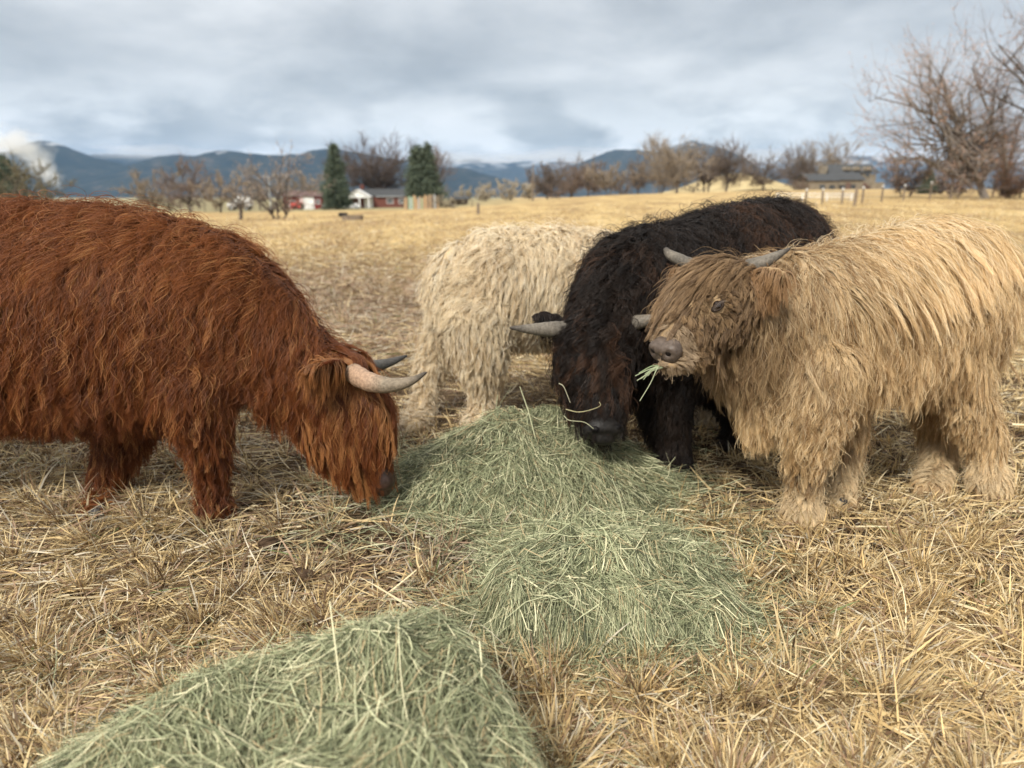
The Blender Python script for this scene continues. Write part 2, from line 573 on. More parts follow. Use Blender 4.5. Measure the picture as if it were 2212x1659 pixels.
M_MTN1 = mat_mountain("forest_slope", 200, 420, 1, 0.66)
M_MTN2 = mat_mountain("snowy_range", 350, 700, 2, 0.47)
M_MTN3 = mat_mountain("butte_slope", 420, 560, 3, 0.50)
build_ridge("mountain", [(-700, 380), (-300, 345), (-120, 330), (0, 335), (50, 312), (90, 300), (120, 307), (153, 322), (208, 340), (278, 356),
                         (330, 338), (382, 332), (434, 336), (458, 322), (514, 325), (573, 334), (653, 332), (677, 320),
                         (712, 321), (790, 330), (900, 352), (970, 360), (1005, 361), (1040, 373), (1092, 387), (1144, 401), (1230, 418)],
            6000, 424, 1500, 11, M_MTN1)
build_ridge("mountain_range", [(560, 420), (640, 380), (760, 350), (880, 344), (960, 345), (1030, 341), (1100, 344), (1180, 348),
                               (1260, 345), (1350, 352), (1500, 345), (1700, 350), (1850, 335), (2000, 340), (2300, 372), (2900, 400)],
            11500, 424, 2500, 23, M_MTN2)
build_ridge("mountain_butte", [(1020, 420), (1120, 396), (1196, 368), (1265, 346), (1300, 330), (1335, 321), (1375, 321), (1420, 326), (1460, 312), (1493, 302),
                               (1535, 311), (1588, 327), (1615, 347), (1660, 375), (1720, 396), (1850, 414)],
            7200, 424, 1500, 37, M_MTN3)


build_ridge("mountain_slope", [(-300, 385), (-60, 358), (60, 345), (160, 336), (230, 331), (310, 334), (400, 342), (480, 352), (560, 385), (620, 416)],
            8600, 424, 1800, 29, M_MTN1)


def build_hill():
    # dry grass hill behind the trees on the right
    c = P(1585, 405, 330); top = P(1585, 381, 330)
    n, m = 60, 40
    x = np.linspace(-34, 44, n); y = np.linspace(-40, 60, m)
    X, Yg = np.meshgrid(x, y, indexing='ij')
    h = (top.z - 0.5) * np.exp(-(X / 24) ** 2 - (Yg / 34) ** 2) * (0.92 + 0.16 * fbm(X / 14, Yg / 14, 6))
    Z = zfun(c.x + X, 330 + Yg) - 0.6 + h
    V = np.stack([c.x + X, 330 + Yg, Z], -1).reshape(-1, 3)
    i = np.arange(n - 1)[:, None] * m; j = np.arange(m - 1)[None, :]
    Q = np.stack([i + j, i + m + j, i + m + j + 1, i + j + 1], -1).reshape(-1, 4)
    mt = mat_noise("hill_grass", (0.37, 0.29, 0.15), (0.50, 0.40, 0.22), 0.15, 0.95, 0.05)
    tag(mesh_np("hill", V, Q, mt), kind="structure")


build_hill()

# ------------------------------------------------------------------ cattle
UP = Vector((0, 0, 1))


def T(px, top, bot, Y, w, ft=0.03, fb=0.05):
    """torso section between two outline rows, less the coat"""
    a, b = P(px, top, Y), P(px, bot, Y)
    zt, zb = a.z - ft, b.z + fb
    c = (a + b) / 2
    return (Vector((c.x, Y, (zt + zb) / 2)), w, (zt - zb) / 2)


def S(px, py, Y, r, r2=None):
    """round section: radius in frame pixels"""
    p = P(px, py, Y)
    k = mpp(p)
    return (p, r * k, (r2 or r) * k)


def G(px, py, r, up=0.0, Y=None):
    """section of a leg standing on the ground under the pixel"""
    p = ground_at(px, py) if Y is None else P(px, py, Y)
    p = Vector((p.x, p.y, p.z + up))
    k = mpp(p)
    return (p, r * k, r * k)


def loft(stations, lateral, n=24):
    C = np.array([s[0][:] for s in stations]); A = np.array([s[1] for s in stations]); B = np.array([s[2] for s in stations])
    # refine along the axis with Catmull-Rom
    K = len(C); tt = np.linspace(0, K - 1, (K - 1) * 5 + 1)

    def cr(D):
        D = np.asarray(D, float)
        Dp = np.concatenate([[2 * D[0] - D[1]], D, [2 * D[-1] - D[-2]]])
        i = np.minimum(tt.astype(int), K - 2); f = tt - i
        if D.ndim == 2: f = f[:, None]
        p0, p1, p2, p3 = Dp[i], Dp[i + 1], Dp[i + 2], Dp[i + 3]
        return 0.5 * (2 * p1 + (p2 - p0) * f + (2 * p0 - 5 * p1 + 4 * p2 - p3) * f ** 2 + (3 * p1 - p0 - 3 * p2 + p3) * f ** 3)
    C, A, B = cr(C), np.maximum(cr(A), 0.006), np.maximum(cr(B), 0.006)
    t = norm(np.gradient(C, axis=0))
    # rounded ends
    capC, capA, capB, capt = [], [], [], []
    for e, sgn in ((0, -1), (-1, 1)):
        r = min(A[e], B[e])
        for f in ((0.45, 0.89), (0.8, 0.6), (0.97, 0.25)):
            capC.append(C[e] + sgn * t[e] * r * f[0] * 0.8); capA.append(A[e] * f[1]); capB.append(B[e] * f[1]); capt.append(t[e])
    C = np.vstack([capC[2::-1], C, capC[3:]]); A = np.concatenate([capA[2::-1], A, capA[3:]])
    B = np.concatenate([capB[2::-1], B, capB[3:]]); t = np.vstack([capt[2::-1], t, capt[3:]])
    lat = np.array(lateral[:])
    s = norm(lat[None, :] - t * (t @ lat)[:, None]); u = np.cross(s, t)
    a = np.arange(n) * 2 * math.pi / n
    V = C[:, None, :] + s[:, None, :] * (A[:, None] * np.cos(a)[None, :])[..., None] + u[:, None, :] * (B[:, None] * np.sin(a)[None, :])[..., None]
    M = len(C)
    i = np.arange(M - 1)[:, None] * n; j = np.arange(n)[None, :]; j2 = (j + 1) % n
    Q = np.stack([i + j, i + j2, i + n + j2, i + n + j], -1).reshape(-1, 4)
    V = np.vstack([V.reshape(-1, 3), C[:1], C[-1:]])
    c0, c1 = len(V) - 2, len(V) - 1
    Tt = [(c0, (k + 1) % n, k) for k in range(n)] + [(c1, (M - 1) * n + k, (M - 1) * n + (k + 1) % n) for k in range(n)]
    return V, Q, np.array(Tt), C, np.maximum(A, B)


def build_body(tubes, mat, parent, voxel=0.013, smooth=8):
    acc = Acc(); skel = {}
    for region, st, lat in tubes:
        V, Q, Tt, C, R = loft(st, lat)
        acc.add(V, Q, Tt)
        skel.setdefault(region, []).append((C, R))
    tmp = acc.build("tmp_body", mat)
    r = tmp.modifiers.new("r", 'REMESH'); r.mode = 'VOXEL'; r.voxel_size = voxel; r.use_smooth_shade = True
    s = tmp.modifiers.new("s", 'SMOOTH'); s.factor = 0.5; s.iterations = smooth
    dg = bpy.context.evaluated_depsgraph_get()
    me = bpy.data.meshes.new_from_object(tmp.evaluated_get(dg))
    bpy.data.objects.remove(tmp)
    me.name = "body"
    if not me.materials: me.materials.append(mat)
    o = bpy.data.objects.new("body", me)
    COL.objects.link(o)
    o.parent = parent
    o.matrix_parent_inverse = parent.matrix_world.inverted()
    vs = np.empty(len(me.vertices) * 3, np.float32); me.vertices.foreach_get("co", vs); vs = vs.reshape(-1, 3)
    polys = [tuple(p.vertices) for p in me.polygons]
    bvh = BVHTree.FromPolygons([Vector(v) for v in vs.tolist()], polys)
    me.calc_loop_triangles()
    tri = np.empty(len(me.loop_triangles) * 3, np.int32); me.loop_triangles.foreach_get("vertices", tri)
    return dict(obj=o, bvh=bvh, V=vs, tri=tri.reshape(-1, 3), skel=skel)


def sample_surface(body, n, rng, weight=None):
    V, tri = body['V'], body['tri']
    a, b, c = V[tri[:, 0]], V[tri[:, 1]], V[tri[:, 2]]
    cr = np.cross(b - a, c - a); ar = np.linalg.norm(cr, axis=1) * 0.5
    nm = norm(cr)
    w = ar * (weight((a + b + c) / 3, nm) if weight else 1.0)
    k = rng.choice(len(tri), n, p=w / w.sum())
    r1, r2 = np.sqrt(rng.random(n)), rng.random(n)
    p = a[k] * (1 - r1)[:, None] + b[k] * (r1 * (1 - r2))[:, None] + c[k] * (r1 * r2)[:, None]
    return p, nm[k]


def classify(body, p):
    names = list(body['skel'].keys())
    best = np.full(len(p), 1e9); reg = np.zeros(len(p), int); par = np.zeros(len(p)); axis = np.zeros((len(p), 3))
    for k, nme in enumerate(names):
        for C, R in body['skel'][nme]:
            d = np.linalg.norm(p[:, None, :] - C[None, :, :], axis=2) / R[None, :]
            j = d.argmin(1); dm = d[np.arange(len(p)), j]
            m = dm < best
            best[m] = dm[m]; reg[m] = k; par[m] = (j / (len(C) - 1))[m]
            ax = norm(np.gradient(C, axis=0)); axis[m] = ax[j][m]
    return np.array(names)[reg], par, axis


def grow_guides(body, p, n, flow, length, lift, K=9, rng=None, gap=0.004):
    """guide hairs leave along flow + lift*normal, then fall along the coat without entering the body"""
    M = len(p)
    pts = np.zeros((M, K, 3)); pts[:, 0] = p
    step = length / (K - 1)
    g = np.array([0, 0, -1.0])
    tang = flow - n * (flow * n).sum(1, keepdims=True)
    v = norm(norm(tang) + n * lift[:, None])
    out = gap + rng.random(M) * 0.018
    find = body['bvh'].find_nearest
    cur = p.copy()
    for k in range(1, K):
        cur = cur + v * step[:, None]
        nn = np.zeros((M, 3))
        for q in range(M):
            loc, nr, _, dist = find(Vector(cur[q]))
            if loc is None: continue
            d = Vector(cur[q]) - loc
            sgn = d.dot(nr)
            need = out[q] * (k / (K - 1)) ** 0.5
            if sgn < need and dist < 0.3:
                cur[q] = (loc + nr * need)[:]
            nn[q] = nr[:]
        pts[:, k] = cur
        mv = norm(pts[:, k] - pts[:, k - 1])
        v = norm(mv * 0.62 + flow * 0.22 + g * 0.2)
    return pts


def make_fur(name, parent, mat, body, p, n, gid, guides, glen, clump, wave, wfreq, tint, rad, rng, K=8, frizz=0.0024, wild=1.0):
    """strands follow their guide, gather towards its tip and wave with it"""
    N = len(p)
    t = np.linspace(0, 1, K)
    KG = guides.shape[1]
    ls = rng.uniform(0.65, 1.08, N)
    tt = np.minimum(t[None, :] * ls[:, None], 1.0) * (KG - 1)
    i = np.minimum(tt.astype(int), KG - 2); f = (tt - i)[..., None]
    Gd = guides[gid]
    ar = np.arange(N)[:, None]
    path = Gd[ar, i] * (1 - f) + Gd[ar, i + 1] * f
    off = (p - Gd[:, 0])[:, None, :] * (1 - clump[gid][:, None] * t[None, :] ** 0.8)[..., None]
    pts = path + off
    tang = norm(np.gradient(pts, axis=1))
    ndir = n[:, None, :]
    side = norm(np.cross(tang, np.broadcast_to(ndir, tang.shape)))
    ph = (rng.random(len(guides)) * 6.28)[gid] + rng.normal(0, 0.26, N)
    L = glen[gid]
    stray = rng.random(N) < .045 * wild
    w = (wave[gid] * rng.uniform(0.7, 1.3, N) * np.where(stray, 1.9, 1))[:, None] * np.sqrt(t)[None, :]
    arg = 2 * math.pi * wfreq[gid][:, None] * L[:, None] * t[None, :] + ph[:, None]
    pts = pts + side * (w * (np.sin(arg) - np.sin(ph)[:, None]))[..., None]
    outd = np.cross(side, tang)
    outd *= np.sign((outd * ndir).sum(-1, keepdims=True))
    pts = pts + outd * (w * 0.5 * (1 + np.cos(arg)))[..., None]
    fr = rng.normal(0, 1, (N, 1, 3)) * (frizz * np.where(stray, 6, 1))[:, None, None]
    pts = pts + ndir * (np.where(stray, .022, 0)[:, None] * np.sin(math.pi * t * .8)[None, :])[..., None]
    pts = pts + fr * (t[None, :, None] ** 1.3)
    c = bpy.data.hair_curves.new(name)
    c.add_curves([K] * N)
    c.position_data.foreach_set("vector", pts.astype(np.float32).ravel())
    r = (rad * rng.uniform(0.7, 1.25, N))[:, None] * (1 - 0.75 * t[None, :] ** 1.5)
    at = c.attributes.get("radius") or c.attributes.new("radius", 'FLOAT', 'POINT')
    at.data.foreach_set("value", r.astype(np.float32).ravel())
    at = c.attributes.new("tint", 'FLOAT_COLOR', 'CURVE')
    cc = np.ones((N, 4), np.float32); cc[:, :3] = np.clip(tint, 0.001, 1)
    at.data.foreach_set("color", cc.ravel())
    c.materials.append(mat)
    o = bpy.data.objects.new(name, c)
    COL.objects.link(o)
    o.parent = parent
    o.matrix_parent_inverse = parent.matrix_world.inverted()
    return o


def nearest_guides(gp, p):
    kd = KDTree(len(gp))
    for k, v in enumerate(gp): kd.insert(v, k)
    kd.balance()
    return np.array([kd.find(v)[1] for v in p.tolist()])


def coat(body, parent, mat, rng, spec, tintf, n_guides, n_hairs, weight, heading, rad=0.0010, name="fur", gfun=None, head_locks=1.0):
    """spec: region -> (length, lift, clump, wave, freq); heading: unit vector towards the head"""
    gp, gn = sample_surface(body, n_guides, rng, weight)
    reg, par, axis = classify(body, gp)
    kp = (reg != 'head') | (rng.random(len(gp)) < head_locks)
    gp, gn, reg, par, axis = gp[kp], gn[kp], reg[kp], par[kp], axis[kp]
    M = len(gp)
    length = np.zeros(M); lift = np.zeros(M); clump = np.zeros(M); wave = np.zeros(M); fq = np.zeros(M)
    flow = np.zeros((M, 3))
    h = np.array(heading[:])
    g = np.array([0, 0, -1.0])
    cen = np.zeros((M, 3))
    for r, (l, li, cl, wv, f) in spec.items():
        m = reg == r
        length[m], lift[m], clump[m], wave[m], fq[m] = l, li, cl, wv, f
        if r in ('head',):
            flow[m] = axis[m] * 0.9 + g * 0.35
        elif r == 'neck':
            flow[m] = g * 1.0 - h * 0.1
        elif r == 'leg':
            flow[m] = g
        elif r == 'tail':
            flow[m] = axis[m] * 0.6 + g * 0.6
        else:
            flow[m] = g * 1.0 - h * 0.25
    flow += rng.normal(0, 1, (M, 3)) * np.where(reg == 'head', .09, .16)[:, None]
    length *= rng.uniform(0.6, 1.3, M)
    curl_ = np.clip((noise3(gp, 6.0, 55) - .35) * 3, 0, 1.3)
    wave *= .55 + .9 * curl_
    clump += .25 * (noise3(gp, 9.0, 57) - .5)
    if gfun: gfun(gp, gn, reg, par, axis, length, lift, clump, wave, fq, flow)
    flow = norm(flow)
    guides = grow_guides(body, gp, gn, flow, length, lift, rng=rng)
    hp, hn = sample_surface(body, n_hairs, rng, weight)
    gid = nearest_guides(gp, hp)
    grnd = rng.random(M)
    hreg, hpar, _ = classify(body, hp)
    tint = tintf(hp, hreg, hpar, grnd[gid], rng.random(len(hp)), hn)
    return make_fur(name, parent, mat, body, hp, hn, gid, guides, length, clump, wave, fq, tint, rad, rng, wild=np.where((hreg == 'head') | (hreg == 'chin'), .25, 1.0))


def lerp3(a, b, t):
    return np.asarray(a)[None, :] * (1 - t)[:, None] + np.asarray(b)[None, :] * t[:, None]


def horn(parent, pts, rads, mat, label=None):
    """curved tapering horn with its growth rings"""
    pts = np.array([p[:] for p in pts]); K = len(pts)
    tt = np.linspace(0, K - 1, 36)

    def cr(D):
        D = np.asarray(D, float)
        Dp = np.concatenate([[2 * D[0] - D[1]], D, [2 * D[-1] - D[-2]]])
        i = np.minimum(tt.astype(int), K - 2); f = tt - i
        if D.ndim == 2: f = f[:, None]
        p0, p1, p2, p3 = Dp[i], Dp[i + 1], Dp[i + 2], Dp[i + 3]
        return 0.5 * (2 * p1 + (p2 - p0) * f + (2 * p0 - 5 * p1 + 4 * p2 - p3) * f ** 2 + (3 * p1 - p0 - 3 * p2 + p3) * f ** 3)
    c, r = cr(pts), cr(rads)
    s = np.linspace(0, 1, 36)
    r = r * (1 + 0.045 * np.sin(s * 55 + 1.5 * np.sin(s * 17)) * (1 - s))
    r[-1] *= 0.6
    V, Q, Tt = tube_np(c, r, 16)
    cols = np.repeat(s, 16); cols = np.concatenate([cols, [0, 1]])
    return mesh_np("horn", V, Q, mat, parent, np.repeat(cols[:, None], 3, 1), True, Tt)


def mat_horn(name, base, mid, tip):
    m = bpy.data.materials.new(name); m.use_nodes = True
    N, L = nodes_of(m.node_tree)
    out = N('ShaderNodeOutputMaterial')
    b = N('ShaderNodeBsdfPrincipled', i_Roughness=0.6)
    b.inputs['Specular IOR Level'].default_value = 0.25
    at = N('ShaderNodeAttribute', attribute_name="tint")
    r = ramp(N('ShaderNodeValToRGB'), [(0.0, mid), (0.06, base), (0.28, base), (0.48, mid), (0.72, mid), (0.95, tip)])
    L(at.outputs['Fac'], r.inputs[0])
    tc = N('ShaderNodeTexCoord')
    nz = N('ShaderNodeTexNoise', i_Scale=90.0, i_Detail=5.0, i_Roughness=0.7)
    L(tc.outputs['Object'], nz.inputs['Vector'])
    mr = N('ShaderNodeMapRange', i_1=0.3, i_2=0.7, i_3=0.5, i_4=1.35)
    L(nz.outputs['Fac'], mr.inputs[0])
    sc = N('ShaderNodeVectorMath', operation='SCALE')
    L(r.outputs[0], sc.inputs[0]); L(mr.outputs[0], sc.inputs['Scale'])
    L(sc.outputs[0], b.inputs['Base Color'])
    bp = N('ShaderNodeBump', i_Strength=0.6, i_Distance=0.006)
    L(nz.outputs['Fac'], bp.inputs['Height']); L(bp.outputs[0], b.inputs['Normal'])
    L(b.outputs[0], out.inputs[0])
    return m


M_HORN_PINK = mat_horn("ivory_horn", (0.40, 0.265, 0.175), (0.235, 0.19, 0.135), (0.08, 0.066, 0.052))
M_HORN_GREY = mat_horn("grey_horn", (0.12, 0.105, 0.085), (0.17, 0.148, 0.118), (0.07, 0.06, 0.05))
M_HORN_SLATE = mat_horn("slate_horn", (0.10, 0.095, 0.085), (0.075, 0.07, 0.064), (0.04, 0.038, 0.035))
M_HOOF = mat_noise("dark_hoof", (0.025, 0.023, 0.022), (0.06, 0.055, 0.05), 20, 0.55, 0.3, 0.4)


def hoof(parent, c, r, heading):
    """cloven hoof: two claws side by side, toe towards the heading"""
    h = Vector((heading[0], heading[1], 0)).normalized()
    lat = Vector((-h.y, h.x, 0))
    acc = Acc()
    for sg in (-1, 1):
        st = []
        for z, f, a in ((0.055, -0.1, 0.78), (0.03, 0.12, 0.95), (0.006, 0.3, 1.05)):
            st.append((Vector((c.x, c.y, zf(c.x, c.y) + z)) + h * (r * f) + lat * (sg * r * 0.42), r * 0.40 * a, r * 0.75 * a))
        V, Q, Tt, _, _ = loft(st, lat, 14)
        acc.add(V, Q, Tt)
    return acc.build("hoof", M_HOOF, parent)


def ear_tube(base, tip, w, thick, lateral):
    """leaf-shaped ear, as sections of the body"""
    d = tip - base
    return [(base + d * f, thick * a, w * b) for f, a, b in ((0, 1.0, 0.5), (0.3, 0.9, 0.95), (0.6, 0.75, 1.0), (0.85, 0.6, 0.7), (1.0, 0.5, 0.3))]


def bvh_pixel(body, px, py):
    o = Vector((0, 0, CAM_H)); d = (P(px, py, 3.0) - o).normalized()
    return body['bvh'].ray_cast(o, d)


def noise3(p, s, seed):
    return fbm(p[:, 0] * s + 7.3, (p[:, 2] + 0.6 * p[:, 1]) * s, seed, 3)


def skin_mat(name, c):
    return mat_noise(name, tuple(x * 0.75 for x in c), c, 40, 0.9, 0.1)


# ---- red cow, grazing, side on ------------------------------------------------
def red_cow():
    rng = np.random.default_rng(5)
    head_v = Vector((1, 0, 0)); lat = Vector((0, 1, 0))
    root = thing("highland_cow", "rusty red shaggy cow with its head down and ivory horns", "cow",
                 ground_at(465, 1130), "highland cattle round the hay")
    Y = 2.86
    tubes = [
        ('torso', [T(-640, 500, 850, Y, .15), T(-540, 440, 900, Y, .25), T(-300, 418, 930, Y, .30), T(0, 416, 935, Y, .33),
                   T(200, 426, 940, Y, .33), T(350, 446, 925, Y, .31), T(450, 482, 905, Y, .27), T(535, 540, 885, Y, .21), T(590, 605, 860, Y, .15)], lat),
        ('neck', [(P(490, 690, Y), .22, .27), (P(575, 745, Y - .02), .17, .22), (P(650, 800, Y - .04), .14, .165), (P(715, 838, Y - .06), .13, .14), (P(750, 855, Y - .07), .11, .12)], lat),
        ('head', [S(735, 800, Y - .08, 58, 64), S(738, 860, Y - .08, 64, 96), S(748, 920, Y - .09, 60, 100), S(772, 975, Y - .1, 48, 70), S(796, 1012, Y - .1, 36, 44), S(808, 1036, Y - .1, 32, 32)], lat),
        ('leg', [S(410, 830, Y - .17, 78), S(442, 930, Y - .17, 52), S(455, 1000, Y - .16, 31), S(460, 1060, Y - .15, 24), S(462, 1095, Y - .15, 33), G(465, 1128, 30, .01)], lat),
        ('leg', [S(290, 830, Y + .12, 80), S(265, 930, Y + .1, 56), S(240, 1000, Y + .06, 33), S(222, 1055, Y + .03, 26), S(212, 1095, Y, 32), G(215, 1128, 29, .01)], lat),
        ('leg', [S(-500, 780, Y - .16, 110), S(-520, 930, Y - .16, 60), S(-560, 1000, Y - .16, 38), S(-540, 1080, Y - .16, 28), G(-530, 1135, 32, .01)], lat),
        ('leg', [S(-430, 780, Y + .16, 110), S(-400, 930, Y + .16, 60), S(-430, 1000, Y + .16, 38), S(-410, 1060, Y + .14, 28), G(-400, 1105, 32, .01)], lat),
        ('tail', [S(-650, 470, Y, 16), S(-690, 540, Y, 16), S(-700, 700, Y, 14), S(-695, 850, Y, 18), S(-690, 930, Y, 12)], lat),
        ('ear', ear_tube(P(735, 790, Y - .17), P(668, 800, Y - .36), .058, .02, Vector((0, 0, 1))), Vector((0, 1, .3))),
        ('ear', ear_tube(P(745, 790, Y + .02), P(735, 755, Y + .17), .045, .018, Vector((0, 0, 1))), Vector((0, 1, -.3))),
    ]
    body = build_body(tubes, skin_mat("red_hide", (0.10, 0.028, 0.010)), root)
    for px, py in ((465, 1130), (215, 1130), (-530, 1135), (-400, 1105)):
        hoof(root, ground_at(px, py), .044, head_v)
    horn(root, [P(762, 806, 2.70), P(795, 824, 2.60), P(840, 832, 2.55), P(885, 824, 2.53), P(922, 804, 2.54)], np.array([23, 21.5, 16.5, 10, 2.5]) * mpp(P(800, 820, 2.6)), M_HORN_PINK)
    horn(root, [P(785, 796, 2.88), P(810, 791, 2.95), P(835, 785, 2.99), P(858, 777, 3.02), P(880, 768, 3.04)], np.array([15, 13.5, 10.5, 7, 2]) * mpp(P(800, 820, 2.9)), M_HORN_SLATE)
    nose = P(822, 1040, Y - .115)
    acc = Acc()
    V, Q, Tt, _, _ = loft([(nose + Vector((-.012, 0, .05)), .056, .05), (nose + Vector((.008, 0, .0)), .060, .054), (nose + Vector((.014, 0, -.03)), .042, .036)], lat, 18)
    acc.add(V, Q, Tt); acc.build("muzzle", mat_noise("dark_muzzle", (.03, .017, .012), (.055, .03, .022), 50, .4, .4), root)
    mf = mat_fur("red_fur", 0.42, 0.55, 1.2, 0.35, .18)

    def w(c, n):
        return np.where(c[:, 0] < -2.35, 0.25, 1.0) * np.where((c[:, 1] > 3.0) & (n[:, 1] > 0.3), 0.3, 1.0) * np.where(c[:, 2] < .10, 1.4, 1.0) * np.where(np.linalg.norm(c - np.array(P(826, 1036, 2.74)[:]), axis=1) < .062, .0, 1.0)

    def gf(p, n, reg, par, axis, length, lift, clump, wave, fq, flow):
        top = (n[:, 2] > 0.55) & (reg == 'torso')
        flow[top] += np.stack([np.zeros(top.sum()), np.where(p[top, 1] < 2.86, -1.0, 1.0), np.zeros(top.sum())], 1) * 0.8
        wave[top] *= 1.7
        bel = (reg == 'torso') & (p[:, 2] < .60); length[bel] *= .42
        low = (reg == 'leg') & (par > .5); length[low] *= .5; lift[low] += .12
        foot = (reg == 'leg') & (par > .8); length[foot] *= 1.15; lift[foot] += .2
        hd = reg == 'head'
        jaw = hd & (n[:, 0] < -0.1); length[jaw] *= .8; lift[jaw] += .22; flow[jaw] += np.array([.12, 0, -.2])
        fore = hd & (par < .45) & (n[:, 0] > -.2); length[fore] *= 1.5; wave[fore] *= 1.2
        mz = hd & (par > .70); length[mz] *= .5; mz = hd & (par > .88); length[mz] *= .5

    def tf(p, reg, par, gr, hr, n):
        a, b, c = (0.11, 0.029, 0.009), (0.31, 0.105, 0.028), (0.52, 0.25, 0.09)
        nz = noise3(p, 3.0, 4)
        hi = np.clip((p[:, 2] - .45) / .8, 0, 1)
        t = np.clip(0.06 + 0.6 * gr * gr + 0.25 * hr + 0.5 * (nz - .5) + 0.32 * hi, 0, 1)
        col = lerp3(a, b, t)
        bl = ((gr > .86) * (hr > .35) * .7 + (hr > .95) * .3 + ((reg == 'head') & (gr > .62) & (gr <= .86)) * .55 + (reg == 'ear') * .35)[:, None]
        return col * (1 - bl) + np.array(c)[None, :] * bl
    spec = dict(torso=(.19, .12, .76, .010, 8), neck=(.155, .15, .74, .010, 9), head=(.12, .16, .72, .006, 8), leg=(.09, .15, .66, .006, 11), tail=(.2, .3, .6, .006, 10), ear=(.10, .6, .5, .003, 8))
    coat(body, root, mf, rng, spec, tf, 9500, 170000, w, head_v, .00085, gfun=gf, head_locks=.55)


# ---- cream cow behind, seen from the rump --------------------------------------
def cream_cow():
    rng = np.random.default_rng(8)
    hv = Vector((.94, .34, 0)).normalized(); lat = Vector((-hv.y, hv.x, 0))
    root = thing("highland_cow", "cream shaggy cow with curly rump, standing behind the black one", "cow",
                 ground_at(1035, 945), "highland cattle round the hay")
    tubes = [
        ('torso', [T(962, 522, 680, 4.0, .11), T(1000, 492, 745, 4.02, .20), T(1065, 485, 765, 4.08, .26), T(1160, 485, 765, 4.2, .27), T(1260, 488, 768, 4.32, .27),
                   T(1340, 500, 780, 4.42, .22), T(1390, 540, 760, 4.5, .15)], lat),
        ('neck', [S(1340, 620, 4.42, 75), S(1410, 670, 4.55, 60), S(1450, 720, 4.62, 48)], lat),
        ('head', [S(1440, 720, 4.62, 42), S(1458, 760, 4.64, 40), S(1470, 800, 4.66, 28), S(1474, 822, 4.67, 22)], lat),
        ('leg', [S(1030, 690, 3.93, 74), S(1040, 770, 3.9, 52), S(1046, 830, 3.93, 34), S(1043, 885, 3.92, 27), S(1037, 915, 3.9, 36), G(1035, 945, 33, .01)], lat),
        ('leg', [S(985, 690, 4.15, 56), S(945, 755, 4.16, 36), S(925, 805, 4.14, 27), S(918, 860, 4.1, 20), S(905, 900, 4.05, 26), G(893, 935, 24, .02)], lat),
        ('leg', [S(1350, 720, 4.3, 60), S(1420, 800, 4.25, 38), S(1480, 850, 4.15, 30), S(1520, 890, 4.05, 25), G(1548, 920, 30, .02)], lat),
        ('leg', [S(1370, 720, 4.55, 60), S(1390, 780, 4.58, 34), S(1392, 830, 4.6, 25), G(1395, 862, 28, .02)], lat),
        ('tail', [S(992, 530, 4.0, 12), S(970, 548, 3.95, 11), S(955, 595, 3.9, 11), S(952, 645, 3.88, 11), S(960, 690, 3.88, 8)], lat),
    ]
    body = build_body(tubes, skin_mat("cream_hide", (0.60, 0.46, 0.28)), root)
    for px, py in ((1035, 945), (893, 935), (1548, 920), (1395, 862)):
        hoof(root, ground_at(px, py), .042, hv)
    for sg in (-1, 1):
        b = P(1442, 715, 4.62) + lat * (.06 * sg)
        horn(root, [b, b + lat * (.08 * sg), b + lat * (.14 * sg) + Vector((0, 0, .03)), b + lat * (.18 * sg) + Vector((0, 0, .08))], np.array([.02, .018, .012, .004]), M_HORN_GREY)
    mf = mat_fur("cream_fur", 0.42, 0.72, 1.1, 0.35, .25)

    def w(c, n):
        return np.where(c[:, 0] > .75, .35, 1.0) * np.where((c[:, 0] > 1.0) & (c[:, 2] < .35), 4.0, 1.0)

    def gf(p, n, reg, par, axis, length, lift, clump, wave, fq, flow):
        rump = (reg == 'torso') & (p[:, 0] < .05)
        wave[rump] *= 1.6; lift[rump] += .12; flow[rump] += np.random.default_rng(2).normal(0, .22, (rump.sum(), 3)); tl_ = reg == 'tail'; lift[tl_] = .05; length[tl_] *= np.where(par[tl_] < .35, .45, .8)
        top = (n[:, 2] > 0.5) & (reg == 'torso'); lift[top] += .5; wave[top] *= 1.4
        bel = (reg == 'torso') & (p[:, 2] < .66); length[bel] *= .5
        low = (reg == 'leg') & (par > .45); length[low] *= .55; lift[low] += .12

    def tf(p, reg, par, gr, hr, n):
        a, b, c = (0.60, 0.45, 0.26), (0.90, 0.78, 0.56), (0.96, 0.90, 0.76)
        nz = noise3(p, 4.0, 9)
        t = np.clip(.62 + 1.0 * (gr - .45) + .3 * (hr - .4) + .8 * (nz - .5), 0, 1)
        col = lerp3(a, b, t)
        tl = (np.clip((reg == 'tail') * .45 + 0.5 * np.clip((.3 - p[:, 2]) / .3, 0, 1), 0, .6))[:, None]
        col = col * (1 - tl) + np.array((.46, .35, .23))[None, :] * tl
        bl = ((hr > .72) * .6)[:, None]
        return col * (1 - bl) + np.array(c)[None, :] * bl
    spec = dict(torso=(.11, .12, .77, .0085, 10), neck=(.10, .2, .6, .006, 15), head=(.09, .3, .6, .005, 14), leg=(.078, .14, .74, .0085, 12), tail=(.14, .15, .6, .004, 10))
    coat(body, root, mf, rng, spec, tf, 7500, 115000, w, hv, .0010, gfun=gf)


